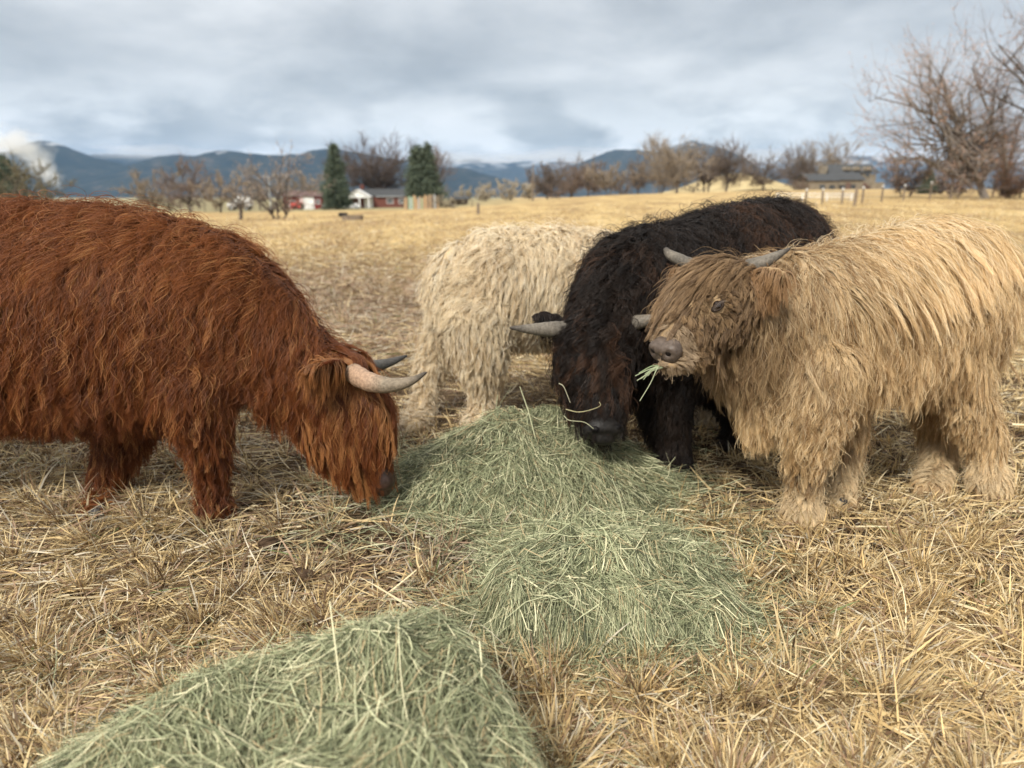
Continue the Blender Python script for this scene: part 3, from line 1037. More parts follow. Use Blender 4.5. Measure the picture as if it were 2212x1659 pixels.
# ---- black cow, facing the viewer, head down on the hay ------------------------
def black_cow():
    rng = np.random.default_rng(11)
    hv = Vector((-.72, -.69, 0)).normalized(); lat = Vector((-hv.y, hv.x, 0))
    root = thing("highland_cow", "black shaggy cow facing forward with its nose on the hay", "cow",
                 ground_at(1455, 1032), "highland cattle round the hay")
    hl = Vector((.97, .24, 0)).normalized()
    tubes = [
        ('torso', [T(1380, 520, 860, 3.22, .17), T(1430, 480, 860, 3.38, .25), T(1510, 455, 850, 3.62, .28), T(1600, 428, 830, 3.92, .29),
                   T(1680, 425, 800, 4.2, .27), T(1730, 460, 760, 4.38, .19)], lat),
        ('neck', [S(1415, 620, 3.38, 125, 130), S(1365, 625, 3.24, 112, 112), S(1325, 665, 3.12, 92, 92), S(1302, 715, 3.03, 78, 78)], hl),
        ('head', [S(1292, 725, 3.0, 76, 62), S(1288, 775, 2.96, 84, 66), S(1290, 835, 2.90, 66, 62), S(1296, 885, 2.85, 46, 50), S(1300, 925, 2.81, 40, 40)], hl),
        ('leg', [S(1420, 830, 3.32, 62), S(1440, 900, 3.3, 50), S(1452, 960, 3.27, 36), S(1456, 1000, 3.23, 33), G(1456, 1030, 36, .01)], lat),
        ('leg', [S(1560, 800, 3.55, 62), S(1600, 870, 3.58, 46), S(1598, 920, 3.58, 34), S(1588, 950, 3.57, 30), G(1580, 975, 33, .01)], lat),
        ('leg', [S(1650, 740, 4.0, 70), S(1660, 830, 4.05, 40), S(1665, 870, 4.1, 30), G(1660, 920, 32, .01)], lat),
        ('leg', [S(1740, 720, 4.35, 66), S(1745, 800, 4.4, 36), S(1750, 840, 4.4, 28), G(1750, 880, 30, .01)], lat),
        ('tail', [S(1745, 460, 4.45, 16), S(1765, 500, 4.5, 15), S(1772, 600, 4.52, 14), S(1772, 700, 4.52, 14)], lat),
        ('ear', ear_tube(P(1215, 706, 3.02), P(1150, 682, 3.05), .045, .02, UP), Vector((0, 1, 0))),
        ('ear', ear_tube(P(1365, 690, 3.06), P(1432, 660, 3.14), .035, .016, UP), Vector((0, 1, 0))),
    ]
    body = build_body(tubes, skin_mat("black_hide", (0.012, 0.009, 0.008)), root)
    for px, py in ((1456, 1030), (1580, 975), (1660, 920), (1750, 880)):
        hoof(root, ground_at(px, py), .045, hv)
    k = mpp(P(1150, 710, 2.95))
    horn(root, [P(1235, 712, 2.98), P(1195, 712, 2.95), P(1150, 711, 2.92), P(1101, 708, 2.9)], np.array([20, 18, 12, 3]) * k, M_HORN_GREY)
    horn(root, [P(1322, 706, 3.03), P(1362, 699, 2.95), P(1405, 691, 2.90), P(1450, 684, 2.87)], np.array([20, 18, 12, 3]) * k, M_HORN_GREY)
    c = P(1302, 925, 2.775); d = Vector((0.02, -.62, -.78)).normalized(); u = hl.cross(d).normalized()
    mm = mat_noise("black_muzzle", (.008, .007, .0065), (.02, .018, .016), 60, .5, .2, .3)
    acc = Acc()
    V, Q, Tt, _, _ = loft([(c - d * .03, .072, .058), (c, .084, .064), (c + d * .028, .078, .057), (c + d * .042, .05, .035)], hl, 24)
    acc.add(V, Q, Tt); mz = acc.build("muzzle", mm, root)
    mdk = mat_noise("nostril_dark", (.004, .003, .003), (.006, .005, .005), 10, .6)
    for sg in (-1, 1):
        q = c + hl * (.043 * sg) + d * .016 - u * .043 * (1 if u.y > 0 else -1)
        acc = Acc(); V, Q, Tt, _, _ = loft([(q - hl * .013, .010, .012), (q, .013, .015), (q + hl * .013, .009, .011)], UP, 12)
        acc.add(V, Q, Tt); acc.build("nostril", mdk, mz)
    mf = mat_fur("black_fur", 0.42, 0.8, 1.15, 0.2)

    def w(c_, n):
        return np.where(c_[:, 0] * 1.0 > 1.75, .5, 1.0) * np.where((n[:, 1] > .35), .4, 1.0) * np.where((np.linalg.norm(c_ - np.array(P(1300, 935, 2.78)[:]), axis=1) < .075), .05, 1.0)

    def gf(p, n, reg, par, axis, length, lift, clump, wave, fq, flow):
        hd = reg == 'head'
        fore = hd & (par < .5); length[fore] *= 1.5; wave[hd] *= 1.9; clump[hd] = .86
        jaw = hd & (par > .55); length[jaw] *= .5; sidej = hd & (np.abs(n[:, 0]) > .6); length[sidej] *= .65; pol = hd & (par < .22); lift[pol] += .35; wave[pol] *= 1.3
        low = (reg == 'leg') & (par > .6); length[low] *= .6
        top = (n[:, 2] > .5) & (reg != 'head'); lift[top] += .25; wave[top] *= 1.5

    def tf(p, reg, par, gr, hr, n):
        a, b, c = (0.0075, 0.0058, 0.0052), (0.028, 0.018, 0.0125), (0.095, 0.044, 0.022)
        nz = noise3(p, 5.0, 19)
        t = np.clip(gr * .6 + hr * .3 + (nz - .5), 0, 1)
        col = lerp3(a, b, t)
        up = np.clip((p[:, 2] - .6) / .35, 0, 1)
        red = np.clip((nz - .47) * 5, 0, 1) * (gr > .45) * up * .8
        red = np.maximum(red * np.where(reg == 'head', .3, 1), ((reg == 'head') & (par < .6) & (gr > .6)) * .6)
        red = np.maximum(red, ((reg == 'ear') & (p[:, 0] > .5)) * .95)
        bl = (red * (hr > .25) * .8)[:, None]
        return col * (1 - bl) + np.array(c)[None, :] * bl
    spec = dict(torso=(.14, .22, .74, .012, 10), neck=(.13, .26, .74, .012, 10), head=(.14, .18, .62, .007, 9), leg=(.08, .22, .6, .006, 16), tail=(.16, .3, .6, .006, 10), ear=(.075, .55, .6, .003, 10))
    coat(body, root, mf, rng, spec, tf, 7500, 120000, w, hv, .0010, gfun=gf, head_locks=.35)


# ---- tan calf on the right ------------------------------------------------------
def tan_calf():
    rng = np.random.default_rng(14)
    hv = Vector((-.97, -.24, 0)).normalized(); lat = Vector((-hv.y, hv.x, 0))
    root = thing("highland_calf", "tan shaggy calf with brown face chewing a wisp of hay", "calf",
                 ground_at(1730, 1140), "highland cattle round the hay")
    hd_ = (P(1440, 765, 2.43) - P(1585, 625, 2.66)).normalized()
    hl = hd_.cross(UP).normalized()
    hu = hl.cross(hd_)
    tubes = [
        ('torso', [T(2106, 575, 840, 3.1, .11), T(2062, 492, 845, 3.06, .20), T(2000, 458, 845, 3.0, .25), T(1890, 486, 862, 2.93, .28),
                   T(1770, 522, 862, 2.85, .27), T(1680, 540, 870, 2.79, .23), T(1620, 575, 900, 2.74, .17)], lat),
        ('neck', [S(1690, 690, 2.79, 140, 150), S(1630, 680, 2.74, 110, 120), S(1590, 660, 2.69, 88, 96)], hl),
        ('brisket', [S(1690, 830, 2.76, 85), S(1650, 880, 2.72, 58), S(1632, 925, 2.71, 30)], lat),
        ('head', [S(1590, 640, 2.665, 80, 78), S(1543, 652, 2.61, 88, 92), S(1494, 684, 2.54, 72, 78), S(1466, 720, 2.485, 46, 48), S(1447, 750, 2.45, 33, 31)], hl),
        ('chin', [S(1500, 765, 2.50, 34, 26), S(1470, 778, 2.45, 30, 20), S(1446, 786, 2.415, 25, 14), S(1434, 788, 2.40, 16, 8)], hl),
        ('leg', [S(1775, 800, 2.63, 84), S(1755, 900, 2.59, 62), S(1744, 960, 2.60, 44), S(1738, 1010, 2.63, 32), S(1735, 1060, 2.66, 27), S(1733, 1100, 2.66, 40), G(1731, 1138, 42, .012)], lat),
        ('leg', [S(1800, 850, 2.98, 66), S(1812, 950, 2.95, 50), S(1812, 1020, 2.9, 30), S(1812, 1065, 2.84, 26), G(1812, 1106, 30, .012)], lat),
        ('leg', [S(2048, 770, 2.93, 70), S(2084, 870, 2.94, 44), S(2128, 945, 2.97, 34), S(2132, 1010, 2.96, 29), S(2136, 1045, 2.94, 37), G(2138, 1080, 33, .012)], lat),
        ('leg', [S(2050, 790, 3.2, 80), S(2030, 880, 3.2, 52), S(2035, 950, 3.18, 33), S(2022, 1020, 3.1, 29), G(2005, 1076, 34, .012)], lat),
        ('tail', [S(2086, 540, 3.12, 14), S(2112, 610, 3.16, 13), S(2126, 720, 3.17, 12), S(2130, 830, 3.17, 13), S(2130, 890, 3.17, 10)], lat),
        ('ear', ear_tube(P(1622, 618, 2.58), P(1698, 592, 2.44), .055, .018, UP), Vector((.3, 1, 0))),
        ('ear', ear_tube(P(1490, 590, 2.78), P(1452, 590, 2.86), .045, .016, UP), Vector((.3, 1, 0))),
    ]
    body = build_body(tubes, skin_mat("tan_hide", (0.36, 0.25, 0.14)), root, voxel=.011)
    for px, py in ((1731, 1138), (1812, 1106), (2138, 1080), (2008, 1076)):
        hoof(root, ground_at(px, py), .052, hv)
    k = mpp(P(1600, 580, 2.6))
    horn(root, [P(1585, 596, 2.63), P(1618, 579, 2.59), P(1650, 566, 2.57), P(1680, 551, 2.56), P(1706, 537, 2.56)], np.array([22, 19.5, 14.5, 9, 3]) * k, M_HORN_GREY)
    horn(root, [P(1500, 575, 2.76), P(1466, 560, 2.82), P(1446, 549, 2.85), P(1436, 536, 2.86)], np.array([15, 14, 11, 5.5]) * k, M_HORN_GREY)
    # eye on the near side of the face
    loc, nr, _, _ = bvh_pixel(body, 1550, 661)
    eye_c = loc - nr * .008
    bm = bmesh.new()
    bmesh.ops.create_uvsphere(bm, u_segments=24, v_segments=16, radius=.0195)
    bmesh.ops.translate(bm, vec=eye_c, verts=bm.verts)
    me_eye = bm_obj("eye", bm, mat_noise("brown_eye", (.012, .007, .005), (.02, .012, .008), 30, .05, .6), root, True)
    acc = Acc()                                    # the lids: an almond ring round the eye
    e1 = hd_ - nr * hd_.dot(nr); e1.normalize(); e2 = nr.cross(e1)
    if e2.z < 0: e2 = -e2
    ang = np.linspace(0, 2 * math.pi, 29)[:-1]
    ring = [eye_c + nr * (.0135 - .005 * abs(math.cos(a))) + e1 * (.0235 * math.cos(a)) + e2 * ((.0075 if math.sin(a) > 0 else .0105) * math.sin(a)) for a in ang]
    ring.append(ring[0]); ring.append(ring[1])
    V, Q, Tt = tube_np([r[:] for r in ring], np.full(len(ring), .0048), 8); acc.add(V, Q, Tt)
    acc.build("eyelid", mat_noise("eyelid_skin", (.028, .019, .014), (.05, .034, .025), 60, .8), me_eye)
    ls = []
    for q in range(13):
        f = q / 12 * 2 - 1
        b0 = eye_c + nr * .0165 + e1 * (.021 * f) + e2 * (.009 * math.sqrt(1 - .8 * f * f))
        ls.append([(b0 + nr * (.014 * s) + e2 * (.004 * s - .010 * s * s) + e1 * (.006 * f * s))[:] for s in (0, .35, .7, 1)])
    ls = np.array(ls)
    V, Q = ribbons(ls, np.tile([.0009, .0008, .0006, .0003], (13, 1)), np.broadcast_to(np.array(e1[:]), ls.shape))
    mesh_np("eyelashes", V, Q, mat_noise("pale_lash", (.26, .20, .16), (.36, .30, .25), 10, .5), me_eye)
    # bare muzzle with nostrils and mouth
    c = P(1438, 757, 2.420)
    mm = mat_noise("grey_brown_muzzle", (.075, .055, .042), (.125, .096, .076), 55, .45, .3, .4)
    bm = bmesh.new()
    bmesh.ops.create_uvsphere(bm, u_segments=48, v_segments=32, radius=1.0)
    R = Matrix((hl, hd_, hu)).transposed()
    for v in bm.verts:
        x, y, z = v.co                                # x lateral, y forward, z up
        k_ = (abs(x) ** 3.4 + abs(y) ** 3.4 + abs(z) ** 3.4) ** (1 / 3.4)
        x, y, z = x / k_, y / k_, z / k_              # squarish pad
        s = Vector((x * .058, y * .033, z * .039))
        s.x *= 1 - .20 * max(0, -z)                   # narrower towards the lip
        s.y -= .007 * max(0, z) ** 2
        for sg in (-1, 1):
            dx, dz = x * sg - .60, z - .22
            dd = (dx * .9 + dz * .35) ** 2 / .030 + (dz - dx * .45) ** 2 / .085
            if y > 0: s *= 1 - .40 * math.exp(-dd)
            rim = math.exp(-((dx + .22) ** 2 + (dz - .1) ** 2) / .04)
            if y > 0: s *= 1 + .09 * rim
        s.y -= .008 * math.exp(-(x / .1) ** 2) * (y > 0) * (z < .1)
        v.co = c + R @ s
    mz = bm_obj("muzzle", bm, mm, root, True)
    mdk = mat_noise("nostril_dark_brown", (.008, .006, .005), (.013, .009, .008), 10, .6)
    for sg in (-1, 1):
        q = c + hl * (.0345 * sg) + hd_ * .0155 + hu * .010
        ax = (hl * (.8 * sg) + hu * .55 - hd_ * .25).normalized()
        acc = Acc(); V, Q, Tt, _, _ = loft([(q - ax * .015, .008, .007), (q, .0125, .0105), (q + ax * .015, .007, .006)], hd_, 14)
        acc.add(V, Q, Tt); acc.build("nostril", mdk, mz)
    cm = c - hu * .036 + hd_ * .004
    pts = []
    for a in np.linspace(-1.9, 1.9, 24):
        pts.append((cm + hl * (.046 * math.sin(a)) + hd_ * (.027 * math.cos(a) - .001) - hu * (.012 * abs(a) / 1.9 - .0))[:])
    V, Q, Tt = tube_np(pts, np.full(24, .0022), 8)
    mesh_np("mouth", V, Q, mdk, mz, None, True, Tt)
    mf = mat_fur("tan_fur", 0.42, 0.66, 1.12, 0.35, .20)
    hdn, hun, hln = np.array(hd_[:]), np.array(hu[:]), np.array(hl[:])
    if hln[1] > 0: hln = -hln                        # towards the viewer's side of the face
    mzp = np.array((c + hd_ * .0)[:]); ep = np.array(eye_c[:])

    def w(q, n):
        d = np.linalg.norm(q - mzp, axis=1); e = np.linalg.norm(q - ep, axis=1)
        return np.where(((q - mzp) @ hln / .051) ** 2 + ((q - mzp) @ hdn / .042) ** 2 + ((q - mzp) @ hun / .036) ** 2 < 1, 0.0, 1.0) * np.where(e < .026, 0.0, 1.0) * np.where((n[:, 1] > .4) & (q[:, 0] > .8), .35, 1.0) * np.where((q[:, 2] < .058) & (q[:, 0] > 1.15), 0.0, 1.0) * np.where(np.linalg.norm(q - np.array(P(1530, 660, 2.6)[:]), axis=1) < .22, 1.5, 1.0)


    def gf(p, n, reg, par, axis, length, lift, clump, wave, fq, flow):
        hd = reg == 'head'
        up = (n * hun).sum(1); sd = (n * hln).sum(1)
        fore = hd & (par < .62) & (up > -.1) & (sd < .72)
        length[fore] *= np.where(sd[fore] < -.15, 1.0, 2.15); flow[fore] += hdn * .6 - hln * .35; lift[fore] *= 1.0; clump[fore] = .72; wave[fore] *= .8; pol = hd & (par < .3) & (up > .3); lift[pol] += .25; wave[pol] *= 1.5; length[pol] *= .8
        cheek = hd & (sd >= .5) & ~fore; length[cheek] *= .62; flow[cheek] += np.array([.25, 0, -.3]); lift[cheek] *= .7
        e = np.linalg.norm(p - ep, axis=1)
        near = e < .075
        length[near] = np.minimum(length[near], np.maximum(.012, (e[near] - .018) * .55)); lift[near] = .1
        fl = p[near] - ep[None, :]; flow[near] = norm(fl) * .9 + np.array([.1, 0, -.3])
        above = hd & (e < .13) & ((p - ep) @ hun > .03); flow[above] = hdn * .8 - hln * .2 + np.array([0, 0, -.25]); length[above] = np.minimum(length[above], .075); lift[above] = .25
        m = np.linalg.norm(p - mzp, axis=1) < .13
        length[m] = np.minimum(length[m], .024); flow[m] = flow[m] * .2 - hdn * .7 + np.array([0, 0, -.5]); clump[m] = .3
        low = (reg == 'leg') & (par > .55); length[low] *= .72; lift[low] += .1
        foot = (reg == 'leg') & (par > .74); length[foot] *= 1.25; lift[foot] += .32
        nk = (reg == 'neck') | (reg == 'brisket'); clump[nk] *= .7
        body_ = reg == 'torso'
        bel = body_ & (p[:, 2] < .62); length[bel] *= .5; rp = body_ & (n[:, 0] > .35); length[rp] *= .85
        flow[body_] += np.array([.30, .05, 0]) * np.clip(n[body_, 2] + .5, 0, 1.2)[:, None]
        top = (n[:, 2] > .5) & body_; lift[top] += .35; length[top] *= 1.15
        tp = top
        flow[tp] += np.stack([.4 * np.ones(tp.sum()), np.where(n[tp, 1] < .05, -.8, .6), np.zeros(tp.sum())], 1)

    def tf(p, reg, par, gr, hr, n):
        a, b, c3 = (0.36, 0.215, 0.09), (0.83, 0.615, 0.335), (0.97, 0.85, 0.61)
        nz = noise3(p, 4.0, 29)
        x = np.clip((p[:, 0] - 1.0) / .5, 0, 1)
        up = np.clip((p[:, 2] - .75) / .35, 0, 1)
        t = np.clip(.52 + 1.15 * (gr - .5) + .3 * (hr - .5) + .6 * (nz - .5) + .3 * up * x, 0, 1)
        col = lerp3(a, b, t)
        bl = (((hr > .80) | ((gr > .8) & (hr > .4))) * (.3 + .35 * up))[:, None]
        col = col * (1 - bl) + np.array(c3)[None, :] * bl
        face = np.clip(1.15 - (p[:, 0] - .62) / .62, 0, 1) * np.clip((p[:, 2] - .42) / .25, 0, 1)
        face = np.maximum(face * .9, (reg == 'head') * .95)
        fc = lerp3((0.13, 0.078, 0.040), (0.40, 0.26, 0.135), np.clip(.3 + .7 * (gr - .35) + .4 * (hr - .5), 0, 1))
        col = col * (1 - face[:, None]) + fc * face[:, None]
        er = (reg == 'ear')[:, None] * .85
        col = col * (1 - er) + np.array((.36, .21, .10))[None, :] * er
        ch = (np.linalg.norm(p - mzp, axis=1) < .10)[:, None] * .7
        col = col * (1 - ch) + np.array((.50, .38, .25))[None, :] * ch
        lg = reg == 'leg'
        shin = (lg & (p[:, 2] < .22) & (p[:, 2] > .07))[:, None] * .55
        col = col * (1 - shin) + np.array((.80, .66, .43))[None, :] * shin
        kn = (lg & (np.abs(p[:, 2] - .255) < .02) & (p[:, 0] < 1.5))[:, None] * .6
        return col * (1 - kn) + np.array((.17, .105, .06))[None, :] * kn
    spec = dict(torso=(.185, .09, .78, .0075, 6), neck=(.10, .12, .6, .003, 12), brisket=(.085, .25, .6, .003, 10), chin=(.026, .35, .3, .001, 10), head=(.085, .15, .6, .0030, 12), leg=(.08, .13, .68, .0045, 13), tail=(.2, .3, .6, .005, 10), ear=(.075, .6, .45, .002, 8))
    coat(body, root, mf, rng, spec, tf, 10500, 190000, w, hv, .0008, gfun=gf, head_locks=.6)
    return c, hd_, hl, hu


red_cow()
cream_cow()
black_cow()
CALF_MOUTH = tan_calf()


# ------------------------------------------------------------------ hay piles
def hay_height(kind, X, Y):
    if kind == 0:       # heap at the back, its crest under the black cow's nose
        x, y = X - .10, Y - 3.02
        r = np.sqrt((x / np.where(x < 0, .66, .60)) ** 2 + (y / np.where(y < 0, .42, .42)) ** 2)
        h = .30 * np.clip(1 - r ** 1.5, 0, 1) ** .9
        return h * (0.55 + .9 * fbm(X * 7 + 2 * Y, Y * 9, 41))
    if kind == 1:       # slab in the middle of the picture, two flakes
        c, s = math.cos(-.06), math.sin(-.06)
        x, y = (X - .29) * c - (Y - 2.12) * s, (X - .29) * s + (Y - 2.12) * c
        x = x * 1.08
        e1 = (np.abs(x / .41) ** 3.2 + np.abs((y + .10) / .23) ** 3)
        e2 = (np.abs((x - .03) / .36) ** 3.2 + np.abs((y - .23) / .22) ** 2.6)
        h1 = .205 * np.clip(1 - e1, 0, 1) ** .45 * (1 - .12 * x / .4)
        h2 = .12 * np.clip(1 - e2, 0, 1) ** .5
        return np.maximum(h1, h2) * (0.50 + 1.0 * fbm(X * 6, Y * 13, 43))
    # flake nearest the viewer: long tilted slope ending in a square shoulder on the right
    a = .34
    c, s = math.cos(a), math.sin(a)
    x, y = (X + .425) * c - (Y - 1.20) * s * -1, -(X + .425) * s + (Y - 1.20) * c
    ramp_ = np.clip((x + .62) / 1.05, 0, 1) ** .8
    ex = np.where(x > 0, np.abs(x / .47) ** 4.5, np.abs(x / .62) ** 2.2)
    ey = np.abs((y + .06) / .46) ** 2.6
    h = .40 * np.clip(1 - ex - ey, 0, 1) ** .55 * (.35 + .65 * ramp_)
    return h * (0.66 + .68 * fbm(X * 6 + Y * 3, Y * 10, 47))


HAY_COL = np.array([(.205, .225, .125), (.32, .335, .195), (.46, .465, .285), (.68, .64, .41), (.075, .083, .046), (.43, .34, .19)])
HAY_P = np.array([.26, .26, .18, .10, .14, .06])


def hay_pile(kind, label, bounds, n, seed, width, lenr):
    rng = np.random.default_rng(seed)
    x0, x1, y0, y1 = bounds
    acc = Acc()
    nx, ny = 90, 90
    gx, gy = np.meshgrid(np.linspace(x0, x1, nx), np.linspace(y0, y1, ny), indexing='ij')
    h = hay_height(kind, gx, gy)
    z = zfun(gx, gy) + h - .012 - .02 * (h < .01)
    V = np.stack([gx, gy, z], -1).reshape(-1, 3)
    i = np.arange(nx - 1)[:, None] * ny; j = np.arange(ny - 1)[None, :]
    Q = np.stack([i + j, i + ny + j, i + ny + j + 1, i + j + 1], -1).reshape(-1, 4)
    hq = h.reshape(-1)[Q].max(1)
    acc.add(V, Q[hq > .004], None, (.04, .045, .024))
    # stalks lying on it
    P0 = np.zeros((0, 2))
    while len(P0) < n:
        q = np.stack([rng.uniform(x0 - .1, x1 + .1, n * 2), rng.uniform(y0 - .1, y1 + .1, n * 2)], 1)
        hh = hay_height(kind, q[:, 0], q[:, 1])
        blur = np.maximum.reduce([hay_height(kind, q[:, 0] + a, q[:, 1] + b) for a, b in ((.09, 0), (-.09, 0), (0, .09), (0, -.09))])
        keep = rng.random(n * 2) < np.where(hh > .01, 1.0, np.where(blur > .01, .25, 0.02))
        P0 = np.vstack([P0, q[keep]])
    P0 = P0[:n]
    K = 7
    L = rng.gamma(3.2, lenr / 3.2, n).clip(.03, .34)
    base_az = 6.28 * fbm(P0[:, 0] * 3.2, P0[:, 1] * 3.2, seed + 3, 2) * 1.2 + (0.2 if kind else -.4)
    az = np.where(rng.random(n) < .62, base_az + rng.normal(0, .38, n), rng.uniform(0, 6.28, n))
    curl = rng.normal(0, 1.0, n) * np.where(rng.random(n) < .2, 1.9, .55)
    t = np.linspace(-.5, .5, K)
    a = az[:, None] + curl[:, None] * t[None, :]
    dx = np.cos(a) * (L / (K - 1))[:, None]; dy = np.sin(a) * (L / (K - 1))[:, None]
    X = P0[:, :1] + np.cumsum(dx, 1) - dx.sum(1, keepdims=True) * .5
    Y = P0[:, 1:] + np.cumsum(dy, 1) - dy.sum(1, keepdims=True) * .5
    H = hay_height(kind, X, Y)
    H = .5 * H + .5 * H.mean(1, keepdims=True) * np.where(H.mean(1, keepdims=True) > .02, 1, 1)
    H = np.maximum(H, hay_height(kind, X, Y) - .01)
    lay = rng.random(n) ** 1.8 * .042
    tilt = rng.normal(0, .05, n) + np.where(rng.random(n) < .05, rng.normal(0, .22, n), 0)
    Z = zfun(X, Y) + H + lay[:, None] + np.maximum(tilt[:, None] * t[None, :] * L[:, None] * 2, -.012) + np.where(H < .01, .025, 0)
    pts = np.stack([X, Y, Z], -1)
    wd = rng.uniform(*width, n) * np.where(rng.random(n) < .12, 1.5, 1)
    taper = np.interp(np.linspace(0, 1, K), [0, .15, .7, 1], [.7, 1, .9, .35])
    tg = norm(np.gradient(pts, axis=1))
    tw = rng.uniform(-1.1, 1.1, n)
    up = np.array([0, 0, 1.0])
    sd = norm(np.cross(tg, up[None, None, :])); nn = np.cross(sd, tg)
    side = sd * np.cos(tw)[:, None, None] + nn * np.sin(tw)[:, None, None]
    V, Q = ribbons(pts, wd[:, None] * taper[None, :], side)
    ci = rng.choice(len(HAY_COL), n, p=HAY_P)
    c = HAY_COL[ci] * rng.uniform(.82, 1.2, (n, 1))
    patch = (fbm(P0[:, 0] * 4, P0[:, 1] * 4, seed + 9, 3) - .5)[:, None]
    c = c * (1 + .5 * patch)
    acc.add(V, Q, None, np.repeat(c, K * 2, 0))
    o = acc.build("hay_pile", M_HAY)
    tag(o, label, "hay", "loose piles of hay")


hay_pile(0, "rounded green hay heap under the black cow's nose", (-.75, .85, 2.5, 3.5), 40000, 101, (.0013, .0032), .145)
hay_pile(1, "flat green hay slab in front of the rounded heap, beside the calf's front feet", (-.25, .85, 1.72, 2.75), 46000, 102, (.0011, .0029), .12)
hay_pile(2, "blurred green hay flake closest to the camera, cut off by the picture's lower edge", (-1.35, .2, .55, 1.85), 46000, 103, (.0010, .0026), .135)


def hay_total(X, Y):
    return np.maximum.reduce([hay_height(k, X, Y) for k in range(3)])


# ------------------------------------------------------------------ dry grass
STRAW = np.array([(.60, .465, .245), (.77, .65, .41), (.46, .335, .165), (.25, .165, .085), (.36, .24, .155), (.56, .50, .38), (.125, .08, .045), (.68, .50, .24)])


def grass(name, n, ylo, yhi, seed, lod, label_kind="stuff"):
    rng = np.random.default_rng(seed)
    # even cover in the picture: density falls with distance squared
    d0, d1 = 1 / yhi, 1 / ylo
    q = rng.uniform(0, 1, n)
    Y = 1 / (d0 + (d1 - d0) * q) if lod else 1 / (d0 + (d1 - d0) * q ** .92)
    U = rng.uniform(-.86, .86, n)
    X = U * np.maximum(Y, 1.15)
    # a share of the blades gathers in tufts
    ts = .21 if not lod else .5
    k = rng.random(n) < .58
    cx, cy = np.floor(X / ts), np.floor(Y / ts)
    tx = (cx + .15 + .7 * hash2(cx, cy, seed)) * ts; ty = (cy + .15 + .7 * hash2(cx, cy, seed + 1)) * ts
    tsz = hash2(cx, cy, seed + 2)
    rr = np.abs(rng.normal(0, .30, n)) * ts * (.35 + .5 * tsz); ra = rng.uniform(0, 6.28, n)
    X = np.where(k, tx + rr * np.cos(ra), X); Y = np.where(k, ty + rr * np.sin(ra), Y)
    hay = hay_total(X, Y) if not lod else np.zeros(n)
    keep = (hay < .02) & (Y > .5)
    # worn patches with bare soil
    bare = fbm(X * 1.1 + 3, Y * 1.1, 71, 4)
    spot = np.exp(-((X + .62) / .55) ** 2 - ((Y - 2.3) / .40) ** 2)
    keep &= rng.random(n) > np.clip((bare - .53) * 5, 0, .45) * (0.25 if lod else 1) + .25 * spot * (not lod)
    X, Y, k, ra, rr, tsz = X[keep], Y[keep], k[keep], ra[keep], rr[keep], tsz[keep]
    n = len(X)
    spot = np.exp(-((X + .62) / .55) ** 2 - ((Y - 2.3) / .40) ** 2)
    s = np.maximum(1.0, Y / 4.5) ** .58 if lod else np.ones(n)
    flow = 6.28 * 1.5 * fbm(X * .9, Y * .9, 77, 3)
    az = np.where(k, np.where(rng.random(n) < .6, ra + rng.normal(0, .5, n), flow + rng.normal(0, .5, n)), np.where(rng.random(n) < .6, flow + rng.normal(0, .55, n), rng.uniform(0, 6.28, n)))
    lie = rng.random(n)
    el = np.where(k & (lie < .72), rng.uniform(.4, 1.35, n), np.where(lie < .9, rng.normal(.10, .14, n), rng.uniform(.3, 1.2, n)))
    stub = (rng.random(n) < np.clip((X - .1) * .9, 0, .3)) & (not lod)
    el = np.where(stub, rng.uniform(.5, 1.4, n), el)
    el = np.clip(el, -.03, 1.45)
    short = fbm(X * .6, Y * .6, 81, 2)
    L = rng.gamma(3.0, .128 / 3.0, n).clip(.035, .34) * np.where(k, .55 + .55 * tsz, 1.0) * (.8 + .5 * (short - .4))
    L = np.where(el > .5, L * .72, L)
    L = np.where(stub, np.minimum(L, .10), L)
    tall = rng.random(n) < .0012
    L = np.where(tall, rng.uniform(.14, .24, n), L); el = np.where(tall, rng.uniform(1.0, 1.5, n), el)
    K = 5 if not lod else 4
    L = L * s ** .45
    t = np.linspace(0, 1, K)
    bend = rng.gamma(2, .13, n) * np.where(el > .4, 1.0, .35)
    e = el[:, None] - bend[:, None] * t[None, :] * 1.3
    a = az[:, None] + (rng.normal(0, .24, n)[:, None] * t[None, :])
    st = (L / (K - 1))[:, None]
    e, a = e[:, :-1], a[:, :-1]
    px = np.concatenate([np.zeros((n, 1)), np.cumsum(np.cos(e) * np.cos(a) * st, 1)], 1) + X[:, None]
    py = np.concatenate([np.zeros((n, 1)), np.cumsum(np.cos(e) * np.sin(a) * st, 1)], 1) + Y[:, None]
    pz = np.concatenate([np.zeros((n, 1)), np.cumsum(np.sin(e) * st, 1)], 1)
    z0 = rng.random(n) ** 1.5 * .052 * np.where(el < .3, 1, .25) * (1 - .6 * spot) * s
    pz = np.maximum(pz + z0[:, None], .002) + zfun(px, py)
    pts = np.stack([px, py, pz], -1)
    wd = rng.uniform(.0022, .0058, n) * np.where(rng.random(n) < .15, 1.6, 1) * s * (1.0 if not lod else 1.25)
    tp = np.interp(t, [0, .6, 1], [1, .85, .15])
    tg = norm(np.gradient(pts, axis=1))
    tw = rng.uniform(-1.2, 1.2, n)
    sd = norm(np.cross(tg, np.array([.02, .03, 1.0])[None, None, :])); nn = np.cross(sd, tg)
    side = sd * np.cos(tw)[:, None, None] + nn * np.sin(tw)[:, None, None]
    V, Q = ribbons(pts, wd[:, None] * tp[None, :], side)
    # colours of the dead blades: golden, bleached, brown, reddish, weathered grey
    gold = np.clip((X + .3) * .5 + .5 * (fbm(X * .5, Y * .5, 91, 3) - .5) * 2 + .35, 0, 1)
